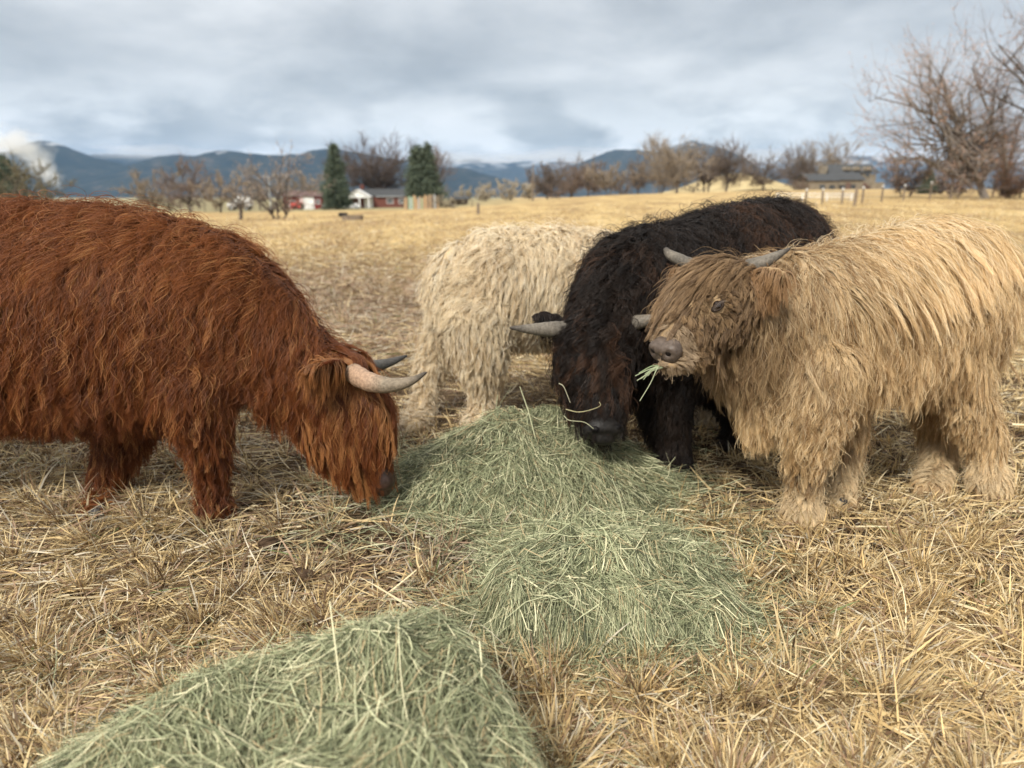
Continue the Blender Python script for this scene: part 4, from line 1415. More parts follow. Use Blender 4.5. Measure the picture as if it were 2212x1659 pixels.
    w = np.stack([.30 + 0 * X, .15 + .06 * gold, .18 + 0 * X, .12 + .08 * (1 - gold), .08 + .05 * (1 - gold), .06 + .10 * (1 - gold), .06 + .12 * spot, .05 + .20 * gold], 1)
    pink = np.exp(-((X / np.maximum(Y, 1) + .20) / .20) ** 2 - ((Y - 9.5) / 3.6) ** 2) + .8 * np.exp(-((X + .15) / .4) ** 2 - ((Y - 2.45) / .2) ** 2)
    w[:, 4] += pink * .8; w[:, 5] += pink * .5; w[:, 3] += pink * .15
    w = np.cumsum(w / w.sum(1, keepdims=True), 1)
    ci = (rng.random(n)[:, None] > w).sum(1).clip(0, 7)
    c = STRAW[ci] * rng.uniform(.8, 1.18, (n, 1))
    pk = (pink * .36)[:, None]
    c = c * (1 - pk) + (np.array([(.30, .215, .165)]) * rng.uniform(.7, 1.35, (n, 1))) * pk
    green = rng.random(n) < .006
    c[green] = (.16, .20, .07)
    acc = Acc(); acc.add(V, Q, None, np.repeat(c, K * 2, 0))
    o = acc.build(name, M_STRAW)
    tag(o, kind="stuff")


grass("dry_grass", 300000, .95, 5.5, 201, False)
grass("pasture_grass", 240000, 5.3, 70, 202, True)


# ------------------------------------------------------------------ trees
def bez(p0, p1, p2, n):
    t = np.linspace(0, 1, n)[:, None]
    return (1 - t) ** 2 * p0 + 2 * t * (1 - t) * p1 + t * t * p2


def bare_tree(name, label, base, height, width, seed, twig=((.20, .155, .125), (.12, .095, .08)), bits=None, lean=0.0, trunk_h=.22,
              limbs=9, subs=9, twigs=26, trunk_r=None, group=None, bark=None, tw=.035, bitsz=.16, crown_lo=.2, shape=1.0, multi=1, wob=.12, targets=None):
    """leafless deciduous tree: crooked limbs reach points spread through the crown, twigs fill between them"""
    rng = np.random.default_rng(seed)
    b = np.array(base[:])
    root = thing(name, label, "shrub" if name.endswith("shrub") or name.endswith("bush") else "tree", base, group)
    H, W = height, width / 2
    R = trunk_r or H * .022
    tr = Acc(); crown = Acc()
    tops = []
    for m in range(multi):
        off = np.array([rng.uniform(-.12, .12) * W, rng.uniform(-.12, .12) * W, 0]) if multi > 1 else np.zeros(3)
        top = b + off * 2.5 + np.array([lean * H * trunk_h, 0, H * trunk_h])
        n = 8
        path = bez(b + off - np.array([0, 0, .15]), b + off * 1.5 + np.array([lean * H * trunk_h * .35, 0, H * trunk_h * .55]), top, n)
        path[1:-1] += rng.normal(0, R * .35, (n - 2, 3))
        rad = R / multi ** .5 * np.linspace(1.25, .72, n); rad[0] *= 1.3
        V, Q, Tt = tube_np(path, rad, 9); tr.add(V, Q, Tt)
        tops.append((top, path))
    tips = []
    for k in range(limbs):
        top, path = tops[k % multi]
        a = (k + rng.uniform(-.3, .3)) * 6.283 / limbs * (1 if multi == 1 else 1.7)
        f = rng.uniform(0, 1)
        zz = crown_lo + (1 - crown_lo) * (f ** .75) * .86
        # crown outline: widest in the middle third
        rel = (zz - crown_lo) / (1 - crown_lo)
        rw = W * (math.sin(math.pi * min(1, .18 + .75 * rel)) ** shape) * rng.uniform(.55, 1.05)
        tgt = b + np.array([math.cos(a) * rw + lean * H * zz, math.sin(a) * rw * .85, H * zz])
        st = path[rng.integers(len(path) // 2, len(path))]
        if targets is not None:
            tgt = np.array(targets[k % len(targets)]) + np.array([rng.normal(0, .02 * H), rng.normal(0, .13 * H), rng.normal(0, .02 * H)])
        mid = (st + tgt) / 2 + np.array([(tgt - st)[0] * -.12, (tgt - st)[1] * -.12, H * .06]) + rng.normal(0, H * .025, 3)
        n = 9
        lp = bez(st, mid, tgt, n); lp[1:-1] += rng.normal(0, H * wob * .06, (n - 2, 3))
        lr = R * .5 * np.linspace(1, .22, n) * rng.uniform(.7, 1.1)
        V, Q, Tt = tube_np(lp, lr, 6); tr.add(V, Q, Tt)
        for j in range(subs):
            i = rng.integers(2, n)
            s0 = lp[i]
            d = norm(norm(s0 - b - np.array([lean * H * .5, 0, H * .35])) * .75 + rng.normal(0, .75, 3) + np.array([0, 0, .15]))
            ln = H * rng.uniform(.10, .24)
            e0 = s0 + d * ln + np.array([0, 0, ln * .25])
            sp = bez(s0, (s0 + e0) / 2 + rng.normal(0, ln * .12, 3), e0, 6)
            sr = lr[min(i, n - 1)] * .55 * np.linspace(1, .25, 6)
            V, Q, Tt = tube_np(sp, np.maximum(sr, tw * .35), 4); tr.add(V, Q, Tt)
            tips.append(sp)
    # twigs
    sp = np.array(tips)
    twigs = int(twigs * 1.15)
    n = len(sp) * twigs
    si = np.repeat(np.arange(len(sp)), twigs)
    f = rng.integers(1, 6, n)
    p0 = sp[si, f]
    d = norm(norm(sp[si, -1] - sp[si, 0]) + rng.normal(0, .7, (n, 3)) + np.array([0, 0, .2]))
    ln = H * rng.gamma(4, .085 / 4, n)
    p1 = p0 + d * (ln * .5)[:, None] + rng.normal(0, .1, (n, 3)) * (ln * .5)[:, None]
    p2 = p0 + d * ln[:, None] + np.array([0, 0, .12]) * ln[:, None] + rng.normal(0, .16, (n, 3)) * ln[:, None]
    pts = np.stack([p0, p1, p2], 1)
    side = norm(np.cross(norm(p2 - p0), rng.normal(0, 1, (n, 3))))[:, None, :] + np.zeros((n, 3, 1))
    wd = tw * .95 * rng.uniform(.5, 1.2, n)[:, None] * np.array([1, .7, .3])[None, :]
    V, Q = ribbons(pts, wd, side)
    c = lerp3(twig[0], twig[1], rng.random(n))
    crown.add(V, Q, None, np.repeat(c, 6, 0))
    if bits:                                   # withered leaves still hanging on
        m = int(n * bits[0])
        q = rng.integers(0, n, m)
        t = rng.random(m)[:, None]
        cpt = p0[q] * (1 - t) + p2[q] * t
        d1 = norm(rng.normal(0, 1, (m, 3))); d2 = norm(np.cross(d1, rng.normal(0, 1, (m, 3))))
        sz = bitsz * rng.uniform(.5, 1.1, m)[:, None]
        quad = np.stack([cpt - d1 * sz, cpt - d2 * sz * .45, cpt + d1 * sz, cpt + d2 * sz * .45], 1).reshape(-1, 3)
        c = lerp3(bits[1], bits[2], rng.random(m))
        crown.add(quad, np.arange(m * 4).reshape(-1, 4), None, np.repeat(c, 4, 0))
    tr.build("trunk", bark or M_BARK, root)
    crown.build("crown", M_TWIG, root, False)
    return root


def spruce(label, base, height, width, seed, twin=False, group=None):
    rng = np.random.default_rng(seed)
    root = thing("spruce_tree", label, "tree", base, group)
    b = np.array(base[:])
    tr = Acc(); cr = Acc()
    stems = [(0, 1.0)] if not twin else [(-.13, .985), (.12, 1.0)]
    for ox, hf in stems:
        H = height * hf
        V, Q, Tt = tube_np(np.array([b + [0, 0, -.2], b + [ox * width * .5, 0, H * .4], b + [ox * width, 0, H]]), np.array([H * .018, H * .012, .02]), 8)
        tr.add(V, Q, Tt)
        nb = 620
        z = 1 - rng.random(nb) ** .62
        a = rng.uniform(0, 6.283, nb)
        lump = .60 + .75 * vnoise(a * 1.6 + 3, z * 11, seed)
        rr = width * .5 * np.clip((1 - z) * 1.0 + .03, 0, .80) / .80 * lump * rng.uniform(.72, 1.0, nb)
        rr *= np.interp(z, [0, .08, .2, 1], [.75, .95, 1, 1])
        c0 = b[None, :] + np.stack([ox * width * z, 0 * z, H * (.045 + .955 * z)], 1)
        out = np.stack([np.cos(a), np.sin(a), 0 * a], 1)
        tip = c0 + out * rr[:, None] + np.array([0, 0, 1.0]) * (-.10 * rr + .25 * rr * z)[:, None]
        # each bough carries hanging sprays of needles
        ns = 20
        bi = np.repeat(np.arange(nb), ns)
        f = rng.random(len(bi)) ** .6
        p = c0[bi] * (1 - f)[:, None] + tip[bi] * f[:, None] + rng.normal(0, 1, (len(bi), 3)) * (.035 * width * (0.4 + f))[:, None]
        d = norm(out[bi] * .8 + rng.normal(0, .5, (len(bi), 3)) + np.array([0, 0, -.35]))
        ln = width * rng.uniform(.035, .085, len(bi))
        wv = norm(np.cross(d, rng.normal(0, 1, (len(bi), 3)))) * (ln * .30)[:, None]
        quad = np.stack([p - wv * .6, p + wv * .6, p + d * ln[:, None] + wv * .25, p + d * ln[:, None] - wv * .25], 1).reshape(-1, 3)
        tone = np.clip(rng.random(len(bi)) * .6 + .5 * hash2(bi.astype(float), bi * 0.0, seed), 0, 1)
        c = lerp3((.045, .066, .045), (.13, .155, .105), tone)
        cr.add(quad, np.arange(len(bi) * 4).reshape(-1, 4), None, np.repeat(c, 4, 0))
    tr.build("trunk", M_BARK, root)
    cr.build("crown", M_NEEDLE, root, False)
    return root


def tree_px(px, row_top, row_base, Y=None, w_px=100):
    """base point and size in metres from the rows of top and foot"""
    b = ground_at(px, row_base) if Y is None else on_ground(px, Y)
    k = mpp(b)
    top = P(px, row_top, b.y)
    return b, top.z - b.z, w_px * k


GREYBROWN = ((.20, .16, .13), (.12, .095, .08))
PINKBROWN = ((.25, .195, .17), (.16, .125, .11))
DUST = ((.30, .25, .19), (.20, .165, .13))
PALE = ((.48, .41, .30), (.34, .285, .21))
WARM = ((.23, .17, .13), (.145, .112, .092))
LEAF_RUST = ((.30, .155, .085), (.38, .22, .135))
LEAF_DUST = ((.32, .25, .17), (.42, .34, .24))

TR = "bare trees round the field"
# left edge
b, h, w = tree_px(35, 345, 430, 95, 230)
bare_tree("bare_bush", "wide olive grey bare thicket behind the red cow's back, at the photo's left edge", b, h, w, 1, ((.19, .175, .115), (.12, .105, .08)), (.5, (.16, .15, .09), (.22, .19, .12)), limbs=22, subs=10, twigs=26, trunk_h=.1, multi=5, crown_lo=.12, group=TR, tw=.04)
b, h, w = tree_px(18, 334, 430, 110, 70)
spruce("small dark evergreen poking out above the olive thicket on the left", b, h, w * 1.3, 7)
# clusters behind the red cow's neck
b, h, w = tree_px(340, 362, 448, 120, 175)
bare_tree("bare_bush", "pale brown rounded bush beside a taller pinkish one, behind the red cow's shoulder", b, h, w, 2, DUST, (.4, *LEAF_DUST), limbs=18, subs=9, twigs=26, trunk_h=.12, multi=4, crown_lo=.12, group=TR, tw=.05)
b, h, w = tree_px(408, 345, 450, 112, 150)
bare_tree("bare_tree", "pinkish brown round-headed bare tree behind the red cow's shoulder", b, h, w, 3, PINKBROWN, None, limbs=16, subs=9, twigs=30, trunk_h=.22, crown_lo=.16, group=TR, tw=.05)
b, h, w = tree_px(475, 372, 455, 105, 115)
bare_tree("bare_tree", "low dull brown bare tree between the pinkish tree and the white truck", b, h, w, 4, DUST, (.3, *LEAF_DUST), limbs=12, subs=8, twigs=22, trunk_h=.2, group=TR, tw=.045)
b, h, w = tree_px(521, 395, 475, None, 95)
bare_tree("sapling_tree", "small dark-trunked sapling standing in front of the white truck", b, h, w, 5, GREYBROWN, (.35, *LEAF_DUST), limbs=9, subs=6, twigs=14, trunk_h=.40, crown_lo=.38, trunk_r=.12, group=TR, tw=.02, bitsz=.08)
b, h, w = tree_px(602, 308, 473, None, 205)
bare_tree("bare_tree", "tall sparse many-stemmed tree with pale buds, in front of the red barn", b, h, w, 6, ((.34, .26, .20), (.22, .17, .14)), (.8, (.36, .29, .22), (.48, .40, .31)), limbs=16, subs=6, twigs=9, trunk_h=.10, multi=4, crown_lo=.25, trunk_r=.13, group=TR, tw=.022, bitsz=.09)
b, h, w = tree_px(655, 366, 449, 165, 150)
bare_tree("bare_tree", "rounded tan bare tree rising behind the red barn roof", b, h, w, 8, DUST, (.4, *LEAF_DUST), limbs=14, subs=9, twigs=26, trunk_h=.2, group=TR, tw=.06)
b, h, w = tree_px(560, 362, 452, 150, 150)
bare_tree("bare_tree", "brown bare tree behind the white truck, left of the barn", b, h, w, 12, DUST, None, limbs=14, subs=9, twigs=24, trunk_h=.2, group=TR, tw=.06)
# farmstead
b, h, w = tree_px(726, 309, 447, 128, 74)
spruce("broad pointed spruce in front of the red barn's end", b, h, w, 21, group="spruces by the farmhouse")
b, h, w = tree_px(914, 311, 445, 122, 88)
spruce("twin-topped spruce beside the coloured plank fence", b, h, w, 22, True, group="spruces by the farmhouse")
b, h, w = tree_px(812, 296, 449, 160, 185)
bare_tree("bare_tree", "big grey-brown bare tree over the farmhouse roof, between the two spruces", b, h, w, 23, ((.155, .12, .105), (.10, .08, .07)), None, limbs=30, subs=11, twigs=34, trunk_h=.28, crown_lo=.24, group=TR, tw=.055, multi=2, shape=.7)
b, h, w = tree_px(940, 318, 447, 165, 80)
bare_tree("bare_tree", "narrow pinkish bare tree showing behind the twin-topped spruce", b, h, w, 24, PINKBROWN, None, limbs=16, subs=9, twigs=26, trunk_h=.2, group=TR, tw=.055)
# pale scrub in the middle distance
for i, (px, top, wp, lb) in enumerate([(1003, 407, 44, "small cream bush at the near end of the pale hedge row"), (1045, 404, 46, "low straw-coloured bush beside the small cream one"),
                                       (1098, 393, 66, "tallest frosty cream bush in the pale row, below the mountain gap"), (1143, 400, 38, "cream bush half behind the utility pole")]):
    b, h, w = tree_px(px, top, 430, 210, wp)
    bare_tree("pale_bush", lb, b, h + .6, w, 30 + i, PALE, (.9, (.42, .36, .26), (.55, .49, .38)), limbs=14, subs=8, twigs=20, trunk_h=.1, multi=4, crown_lo=.1, group="pale bushes beyond the field", tw=.08, bitsz=.22)
# long row to the right of the pole
ROW = [(1182, 362, 70, GREYBROWN, "short brown bare tree just beside the utility pole"), (1228, 352, 74, WARM, "russet bare tree, second beyond the utility pole"),
       (1270, 350, 80, WARM, "broad rust-brown bare tree over the black cow's withers"), (1320, 362, 80, DUST, "low buff bare tree below the snowy summit"),
       (1378, 352, 62, GREYBROWN, "narrow grey bare tree at the foot of the tall cottonwoods"), (1425, 305, 92, DUST, "tall pale-barked cottonwood with the lumpiest crown"),
       (1462, 297, 96, DUST, "tallest of the pale cottonwoods in the middle of the row"), (1525, 318, 92, GREYBROWN, "grey cottonwood in front of the far summit"),
       (1568, 308, 70, GREYBROWN, "slender cottonwood at the row's end, before the grass hill"), (1650, 335, 92, GREYBROWN, "wide forked bare tree standing before the grass hill"),
       (1716, 318, 66, GREYBROWN, "bare tree left of the tan house roof"), (1752, 306, 80, DUST, "upright bare tree directly above the tan house's garage"),
       (1808, 306, 96, DUST, "spreading bare tree behind the tan house's chimney")]
for i, (px, top, wp, tc_, lb) in enumerate(ROW):
    wp *= 1.4
    b, h, w = tree_px(px, top - 6, 413, 150 + 13 * ((i * 5) % 3) if i < 10 else 205, wp)
    bare_tree("bare_tree", lb, b, h, w, 50 + i, tc_, (.3, *LEAF_DUST) if tc_ is DUST else None, limbs=20, subs=10, twigs=28 if i < 9 else 20, trunk_h=.22, crown_lo=.16, group=TR, tw=.055, bark=M_PALEBARK if tc_ is DUST else None, multi=2 if i % 2 else 1, lean=.08 * ((i % 3) - 1))
for i, (px, top, wp, lb) in enumerate([(1345, 390, 70, "low brown scrub under the buff bare tree"), (1500, 392, 80, "low grey scrub under the cottonwoods"), (1725, 380, 60, "reddish brown scrub beside the tan house wall"),
                                       (1205, 388, 70, "low russet scrub between the first two bare trees beyond the pole")]):
    b, h, w = tree_px(px, top, 414, 148, wp)
    bare_tree("bare_shrub", lb, b, h, w, 80 + i, WARM if i != 1 else GREYBROWN, None, limbs=12, subs=8, twigs=22, trunk_h=.1, multi=4, crown_lo=.1, group="scrub under the tree row", tw=.05)
# right hand cottonwoods
b = ground_at(2124, 430)
k = mpp(b)
BIG = [(1912, 300), (1905, 215), (1935, 165), (1975, 130), (2015, 112), (2060, 118), (2105, 150), (2145, 190), (2175, 235), (1930, 258), (1960, 205), (2000, 165), (2040, 160), (2085, 190),
       (2120, 230), (1925, 330), (1960, 300), (1985, 250), (2030, 220), (2065, 245), (2150, 280), (1950, 275), (2010, 300), (2090, 290), (2180, 300)]
bare_tree("cottonwood_tree", "large leaning cottonwood with rusty withered leaves, behind the calf's back", b, (430 - 95) * k, 300 * k, 90, ((.34, .27, .225), (.21, .17, .14)), (1.3, (.50, .29, .20), (.58, .41, .31)),
          lean=-.55, trunk_h=.15, limbs=44, subs=9, twigs=14, trunk_r=.30, crown_lo=.14, group=TR, tw=.024, bitsz=.085, bark=M_PALEBARK, wob=.8,
          targets=[P(x, y, b.y)[:] for x, y in BIG])
b = ground_at(2160, 426)
bare_tree("cottonwood_tree", "thinner upright cottonwood touching the photo's right edge, rusty leaves", Vector((b.x + 2.2, b.y + 3, b.z)), (426 - 195) * k, 150 * k, 91, ((.15, .115, .095), (.095, .075, .065)), (.8, *LEAF_RUST),
          lean=-.05, trunk_h=.25, limbs=17, subs=10, twigs=17, trunk_r=.24, crown_lo=.2, group=TR, tw=.026, bitsz=.08)
b = on_ground(2330, 62)
bare_tree("cottonwood_tree", "tall cottonwood whose branch tips reach into the photo's upper right corner", b, 14.6, 15.5, 92, PINKBROWN, (.6, (.33, .20, .15), (.42, .29, .22)),
          lean=-.05, trunk_h=.3, limbs=22, subs=10, twigs=16, trunk_r=.4, crown_lo=.3, group=TR, tw=.026, bitsz=.09,
          targets=[P(x, y, 62)[:] for x, y in ((2165, 110), (2178, 85), (2205, 150), (2215, 80), (2190, 185), (2240, 120), (2300, 60), (2350, 50), (2420, 90), (2460, 150), (2200, 230), (2260, 200), (2380, 160), (2300, 250))])
b, h, w = tree_px(1955, 325, 424, 75, 130)
bare_tree("bare_tree", "dense grey-brown bare tree under the leaning cottonwood, beside the tan house", b, h, w, 93, GREYBROWN, (.2, *LEAF_RUST), limbs=18, subs=10, twigs=24, trunk_h=.2, crown_lo=.14, group=TR, tw=.03, bitsz=.09, multi=2)
b, h, w = tree_px(2060, 340, 424, 80, 130)
bare_tree("bare_bush", "dark tangled thicket under the leaning cottonwood's trunk", b, h, w, 94, ((.16, .115, .09), (.10, .08, .065)), (.3, (.19, .105, .06), (.26, .15, .09)), limbs=18, subs=9, twigs=22, trunk_h=.1, multi=5, crown_lo=.1, group=TR, tw=.035, bitsz=.10)
b, h, w = tree_px(2185, 330, 426, 72, 110)
bare_tree("bare_bush", "rust-coloured thicket by the right edge, under the upright cottonwood", b, h, w, 95, WARM, (.7, *LEAF_RUST), limbs=16, subs=9, twigs=20, trunk_h=.1, multi=4, crown_lo=.1, group=TR, tw=.03, bitsz=.10)
b, h, w = tree_px(2003, 365, 415, 95, 42)
spruce("small bluish evergreen beside the parked car on the right", b, h, w, 96)


# ------------------------------------------------------------------ buildings, vehicles, fences
def gable(bm, c, lx, ly, z0, h, ridge_along='x', over=.35, th=.14):
    """roof slab pair as a closed prism with overhang; c = centre (x, y)"""
    lx, ly = lx / 2 + over, ly / 2 + over
    if ridge_along == 'x':
        pts = [(-lx, -ly, 0), (lx, -ly, 0), (lx, ly, 0), (-lx, ly, 0), (-lx, 0, h), (lx, 0, h)]
    else:
        pts = [(-lx, -ly, 0), (lx, -ly, 0), (lx, ly, 0), (-lx, ly, 0), (0, -ly, h), (0, ly, h)]
    lo = [bm.verts.new((c[0] + x, c[1] + y, z0 + z)) for x, y, z in pts]
    hi = [bm.verts.new((c[0] + x, c[1] + y, z0 + z + th)) for x, y, z in pts]
    if ridge_along == 'x':
        faces = [(0, 1, 5, 4), (3, 4, 5, 2)]; rim = [(0, 1), (1, 5), (5, 2), (2, 3), (3, 4), (4, 0)]
    else:
        faces = [(0, 4, 5, 3), (1, 2, 5, 4)]; rim = [(0, 4), (4, 1), (1, 2), (2, 5), (5, 3), (3, 0)]
    for f in faces:
        bm.faces.new([hi[i] for i in f]); bm.faces.new([lo[i] for i in reversed(f)])
    for a, b_ in rim:
        bm.faces.new([lo[a], lo[b_], hi[b_], hi[a]])


def gable_wall(bm, x, y, w, z0, h, th=.16, along='x'):
    """triangular infill under a gable"""
    vs = []
    for s in (-th / 2, th / 2):
        if along == 'x': tri = [(x - w / 2, y + s, z0), (x + w / 2, y + s, z0), (x, y + s, z0 + h)]
        else: tri = [(x + s, y - w / 2, z0), (x + s, y + w / 2, z0), (x + s, y, z0 + h)]
        vs.append([bm.verts.new(t) for t in tri])
    bm.faces.new(vs[0]); bm.faces.new(list(reversed(vs[1])))
    for i in range(3):
        bm.faces.new([vs[0][i], vs[0][(i + 1) % 3], vs[1][(i + 1) % 3], vs[1][i]])


def part(name, mat, parent, fn, smooth=False):
    bm = bmesh.new(); fn(bm)
    return bm_obj(name, bm, mat, parent, smooth)


def window(parent, x, y, z, w, h, frame_mat=M_WHITE):
    f = part("window", frame_mat, parent, lambda bm: [box(bm, (x, y - .03, z + s * (h / 2 + .04)), (w + .16, .1, .08)) for s in (-1, 1)] + [box(bm, (x + s * (w / 2 + .04), y - .03, z), (.08, .1, h)) for s in (-1, 1)] + [box(bm, (x, y - .02, z), (.05, .06, h))])
    part("pane", M_GLASS, f, lambda bm: box(bm, (x, y - .005, z), (w, .03, h)))
    return f


def px_x(px, Y):
    return (px - CX) / F_PX * Y * CP


# red barn with a white door
Yb = 150.0
kx = Yb * CP / F_PX
xb = px_x(652, Yb); zb = zf(xb, Yb)
barn = thing("red_barn", "dark red barn with a big white sliding door, between the sparse tree and the spruce", "barn", (xb, Yb, zb))
bw, bh = 84 * kx, 32 * kx
part("wall", M_REDWALL, barn, lambda bm: (box(bm, (xb, Yb + 3, zb + bh * .41), (bw, 6, bh * .82)), gable_wall(bm, xb - bw / 2 + .1, Yb + 3, 6, zb + bh * .82, 1.0, along='y'), gable_wall(bm, xb + bw / 2 - .1, Yb + 3, 6, zb + bh * .82, 1.0, along='y')))
part("roof", mat_noise("barn_roof", (.10, .06, .055), (.15, .10, .09), 1.5, .7), barn, lambda bm: gable(bm, (xb, Yb + 3), bw, 6, zb + bh * .82, 1.0))
dr = part("door", M_WHITE, barn, lambda bm: (box(bm, (xb + 11 * kx, Yb - .06, zb + 14 * kx), (29 * kx, .1, 28 * kx))))
part("door_frame", M_WHITE, dr, lambda bm: [box(bm, (xb + 11 * kx + s * 14 * kx, Yb - .13, zb + 14 * kx), (.14, .05, 28 * kx)) for s in (-1, 0, 1)])
window(barn, xb - 22 * kx, Yb - .01, zb + 12 * kx, .9, 1.2)
window(barn, xb + 34 * kx, Yb - .01, zb + 16 * kx, .7, .7)

# white shed left of the barn behind the sparse tree
# red tractor before the door
xt = px_x(644, Yb - 5); yt = Yb - 6; zt = zf(xt, yt)
trac = thing("tractor", "small bright red tractor parked in front of the barn's white door", "tractor", (xt, yt, zt))
part("bonnet", M_TRACTOR, trac, lambda bm: (box(bm, (xt - .55, yt, zt + .95), (1.25, .65, .6), 0, .08), box(bm, (xt - 1.19, yt, zt + .9), (.08, .5, .45))))
part("seat", M_RUBBER, trac, lambda bm: (box(bm, (xt + .62, yt, zt + 1.05), (.45, .5, .12), 0, .03), box(bm, (xt + .84, yt, zt + 1.28), (.1, .5, .4), 0, .03)))
for s in (-1, 1):
    part("mudguard", M_TRACTOR, trac, lambda bm: box(bm, (xt + .6, yt + s * .62, zt + 1.28), (1.0, .3, .1), 0, .04))
part("roll_bar", M_TRACTOR, trac, lambda bm: ([box(bm, (xt + .95, yt + s * .55, zt + 1.55), (.09, .09, 1.1)) for s in (-1, 1)], box(bm, (xt + .95, yt, zt + 2.12), (.09, 1.2, .09))))


def wheel(parent, x, y, z, r, w, rim=M_GALV):
    def ring(bm):
        n = 20
        vs = []
        for rr, yy in ((r * .58, -w / 2), (r * .94, -w / 2), (r, -w / 3), (r, w / 3), (r * .94, w / 2), (r * .58, w / 2)):
            vs.append([bm.verts.new((x + rr * math.cos(a * 2 * math.pi / n), y + yy, z + rr * math.sin(a * 2 * math.pi / n))) for a in range(n)])
        for i in range(6):
            for a in range(n):
                bm.faces.new([vs[i][a], vs[i][(a + 1) % n], vs[(i + 1) % 6][(a + 1) % n], vs[(i + 1) % 6][a]])
    wh = part("wheel", M_RUBBER, parent, ring, True)

    def disc(bm):
        bmesh.ops.create_cone(bm, cap_ends=True, segments=18, radius1=r * .585, radius2=r * .585, depth=w * .6,
                              matrix=Matrix.Translation((x, y, z)) @ Matrix.Rotation(math.pi / 2, 4, 'X'))
    part("rim", rim, wh, disc)


for sx, r in ((.6, .62), (-.85, .36)):
    for s in (-1, 1):
        wheel(trac, xt + sx, yt + s * .62, zt + r, r, .3, M_TRACTOR)

# white box truck by the saplings
xv = px_x(520, Yb - 8); yv = Yb - 8; zv = zf(xv, yv)
tk = thing("box_truck", "white box truck parked left of the red barn, behind a sapling", "truck", (xv, yv, zv))
part("cargo_box", M_WHITE, tk, lambda bm: box(bm, (xv + .5, yv, zv + 1.65), (3.0, 2.0, 1.75), 0, .05))
part("cab", M_WHITE, tk, lambda bm: (box(bm, (xv - 1.65, yv, zv + 1.0), (1.5, 1.9, .9), 0, .15), box(bm, (xv - 1.35, yv, zv + 1.62), (.9, 1.75, .7), 0, .15)))
part("window", M_GLASS, tk, lambda bm: box(bm, (xv - 1.35, yv - .86, zv + 1.65), (.6, .06, .42)))
part("windscreen", M_GLASS, tk, lambda bm: box(bm, (xv - 1.80, yv, zv + 1.65), (.06, 1.4, .42)))
part("chassis", M_RUBBER, tk, lambda bm: box(bm, (xv, yv, zv + .58), (3.9, 1.5, .25)))
for sx in (-1.6, 1.1):
    for s in (-1, 1):
        wheel(tk, xv + sx, yv + s * .85, zv + .42, .42, .28)


def small_car(name, label, cat, c, L, Hh, mat, heading=0.0):
    root = thing(name, label, cat, c)
    M = Matrix.Translation(c) @ Matrix.Rotation(heading, 4, 'Z')
    W_ = 1.75
    prof = [(-.5, .22), (-.5, .55), (-.47, .62), (-.27, .66), (-.14, 1.0), (.22, 1.0), (.36, .68), (.48, .62), (.5, .5), (.5, .22)]

    def bodyf(bm):
        rows = []
        for yy, inset in ((-.5, .0), (-.42, .0), (.42, .0), (.5, .0)):
            k_ = 1 if abs(yy) < .45 else .96
            rows.append([bm.verts.new((x * L * k_, yy * W_ * (1 if z < .66 else .82), z * Hh * (1 if k_ == 1 else (.985 if z > .3 else 1.05)))) for x, z in prof])
        n = len(prof)
        for i in range(3):
            for j in range(n):
                bm.faces.new([rows[i][j], rows[i][(j + 1) % n], rows[i + 1][(j + 1) % n], rows[i + 1][j]])
        bm.faces.new(rows[0]); bm.faces.new(list(reversed(rows[3])))
        bmesh.ops.transform(bm, matrix=M, verts=bm.verts)
    part("body", mat, root, bodyf)

    for s in (-1, 1):
        def glass(bm, s=s):
            box(bm, (-.02 * L, s * W_ * .415, Hh * .83), (.40 * L, .04, Hh * .22))
            bmesh.ops.transform(bm, matrix=M, verts=bm.verts)
        part("window", M_GLASS, root, glass)
    for sx in (-.3, .3):
        for s in (-1, 1):
            p = M @ Vector((sx * L, s * W_ * .46, .33))
            wheel(root, p.x, p.y, p.z, .33, .22)
    return root


c = on_ground(717, Yb - 10)
small_car("parked_van", "white van parked under the broad pointed spruce", "van", c, 3.4, 1.5, M_WHITE)
c = on_ground(760, Yb - 10)
small_car("parked_car", "low white car parked in front of the white gabled porch", "car", c, 2.9, 1.0, M_WHITE)
c = on_ground(2022, 96)
small_car("parked_car", "dark blue car parked beyond the right fence, under the leaning cottonwood", "car", c, 4.2, 1.4, M_CARBLUE, .2)

# brick ranch house with a white gabled porch
Yh = 152.0; kh = Yh * CP / F_PX
xh = px_x(825, Yh); zh = zf(xh, Yh)
house = thing("ranch_house", "low red brick house with dark roof and white gabled porch between the spruces", "house", (xh, Yh, zh))
x0, x1 = px_x(757, Yh), px_x(884, Yh)
part("wall", M_BRICK, house, lambda bm: box(bm, ((x0 + x1) / 2, Yh + 4, zh + 1.05), (x1 - x0, 8, 2.4)))
rf = part("roof", M_DARKROOF, house, lambda bm: gable(bm, ((x0 + x1) / 2, Yh + 4), x1 - x0, 8, zh + 2.25, 1.35))
part("chimney", M_BRICK, rf, lambda bm: box(bm, (px_x(775, Yh), Yh + 4, zh + 3.9), (.8, .8, 1.3)))
xp = px_x(778, Yh)
part("porch", M_WHITE, house, lambda bm: (gable_wall(bm, xp, Yh - 2.4, 4.9, zh + 1.95, 1.35), [box(bm, (xp + s, Yh - 2.35, zh + .98), (.22, .22, 1.95)) for s in (-2.1, .3, 2.1)], box(bm, (xp + 1.65, Yh - .1, zh + .9), (1.7, .2, 1.8))))
part("porch_roof", M_WHITE, house, lambda bm: gable(bm, (xp, Yh - 1.2), 4.6, 2.6, zh + 2.0, 1.4, 'y', .25))
part("door", M_BRICK, house, lambda bm: box(bm, (xp + .55, Yh - .06, zh + .95), (.9, .08, 1.9)))
for q in (842, 868):
    window(house, px_x(q, Yh), Yh - .01, zh + 1.3, 1.1, .8)
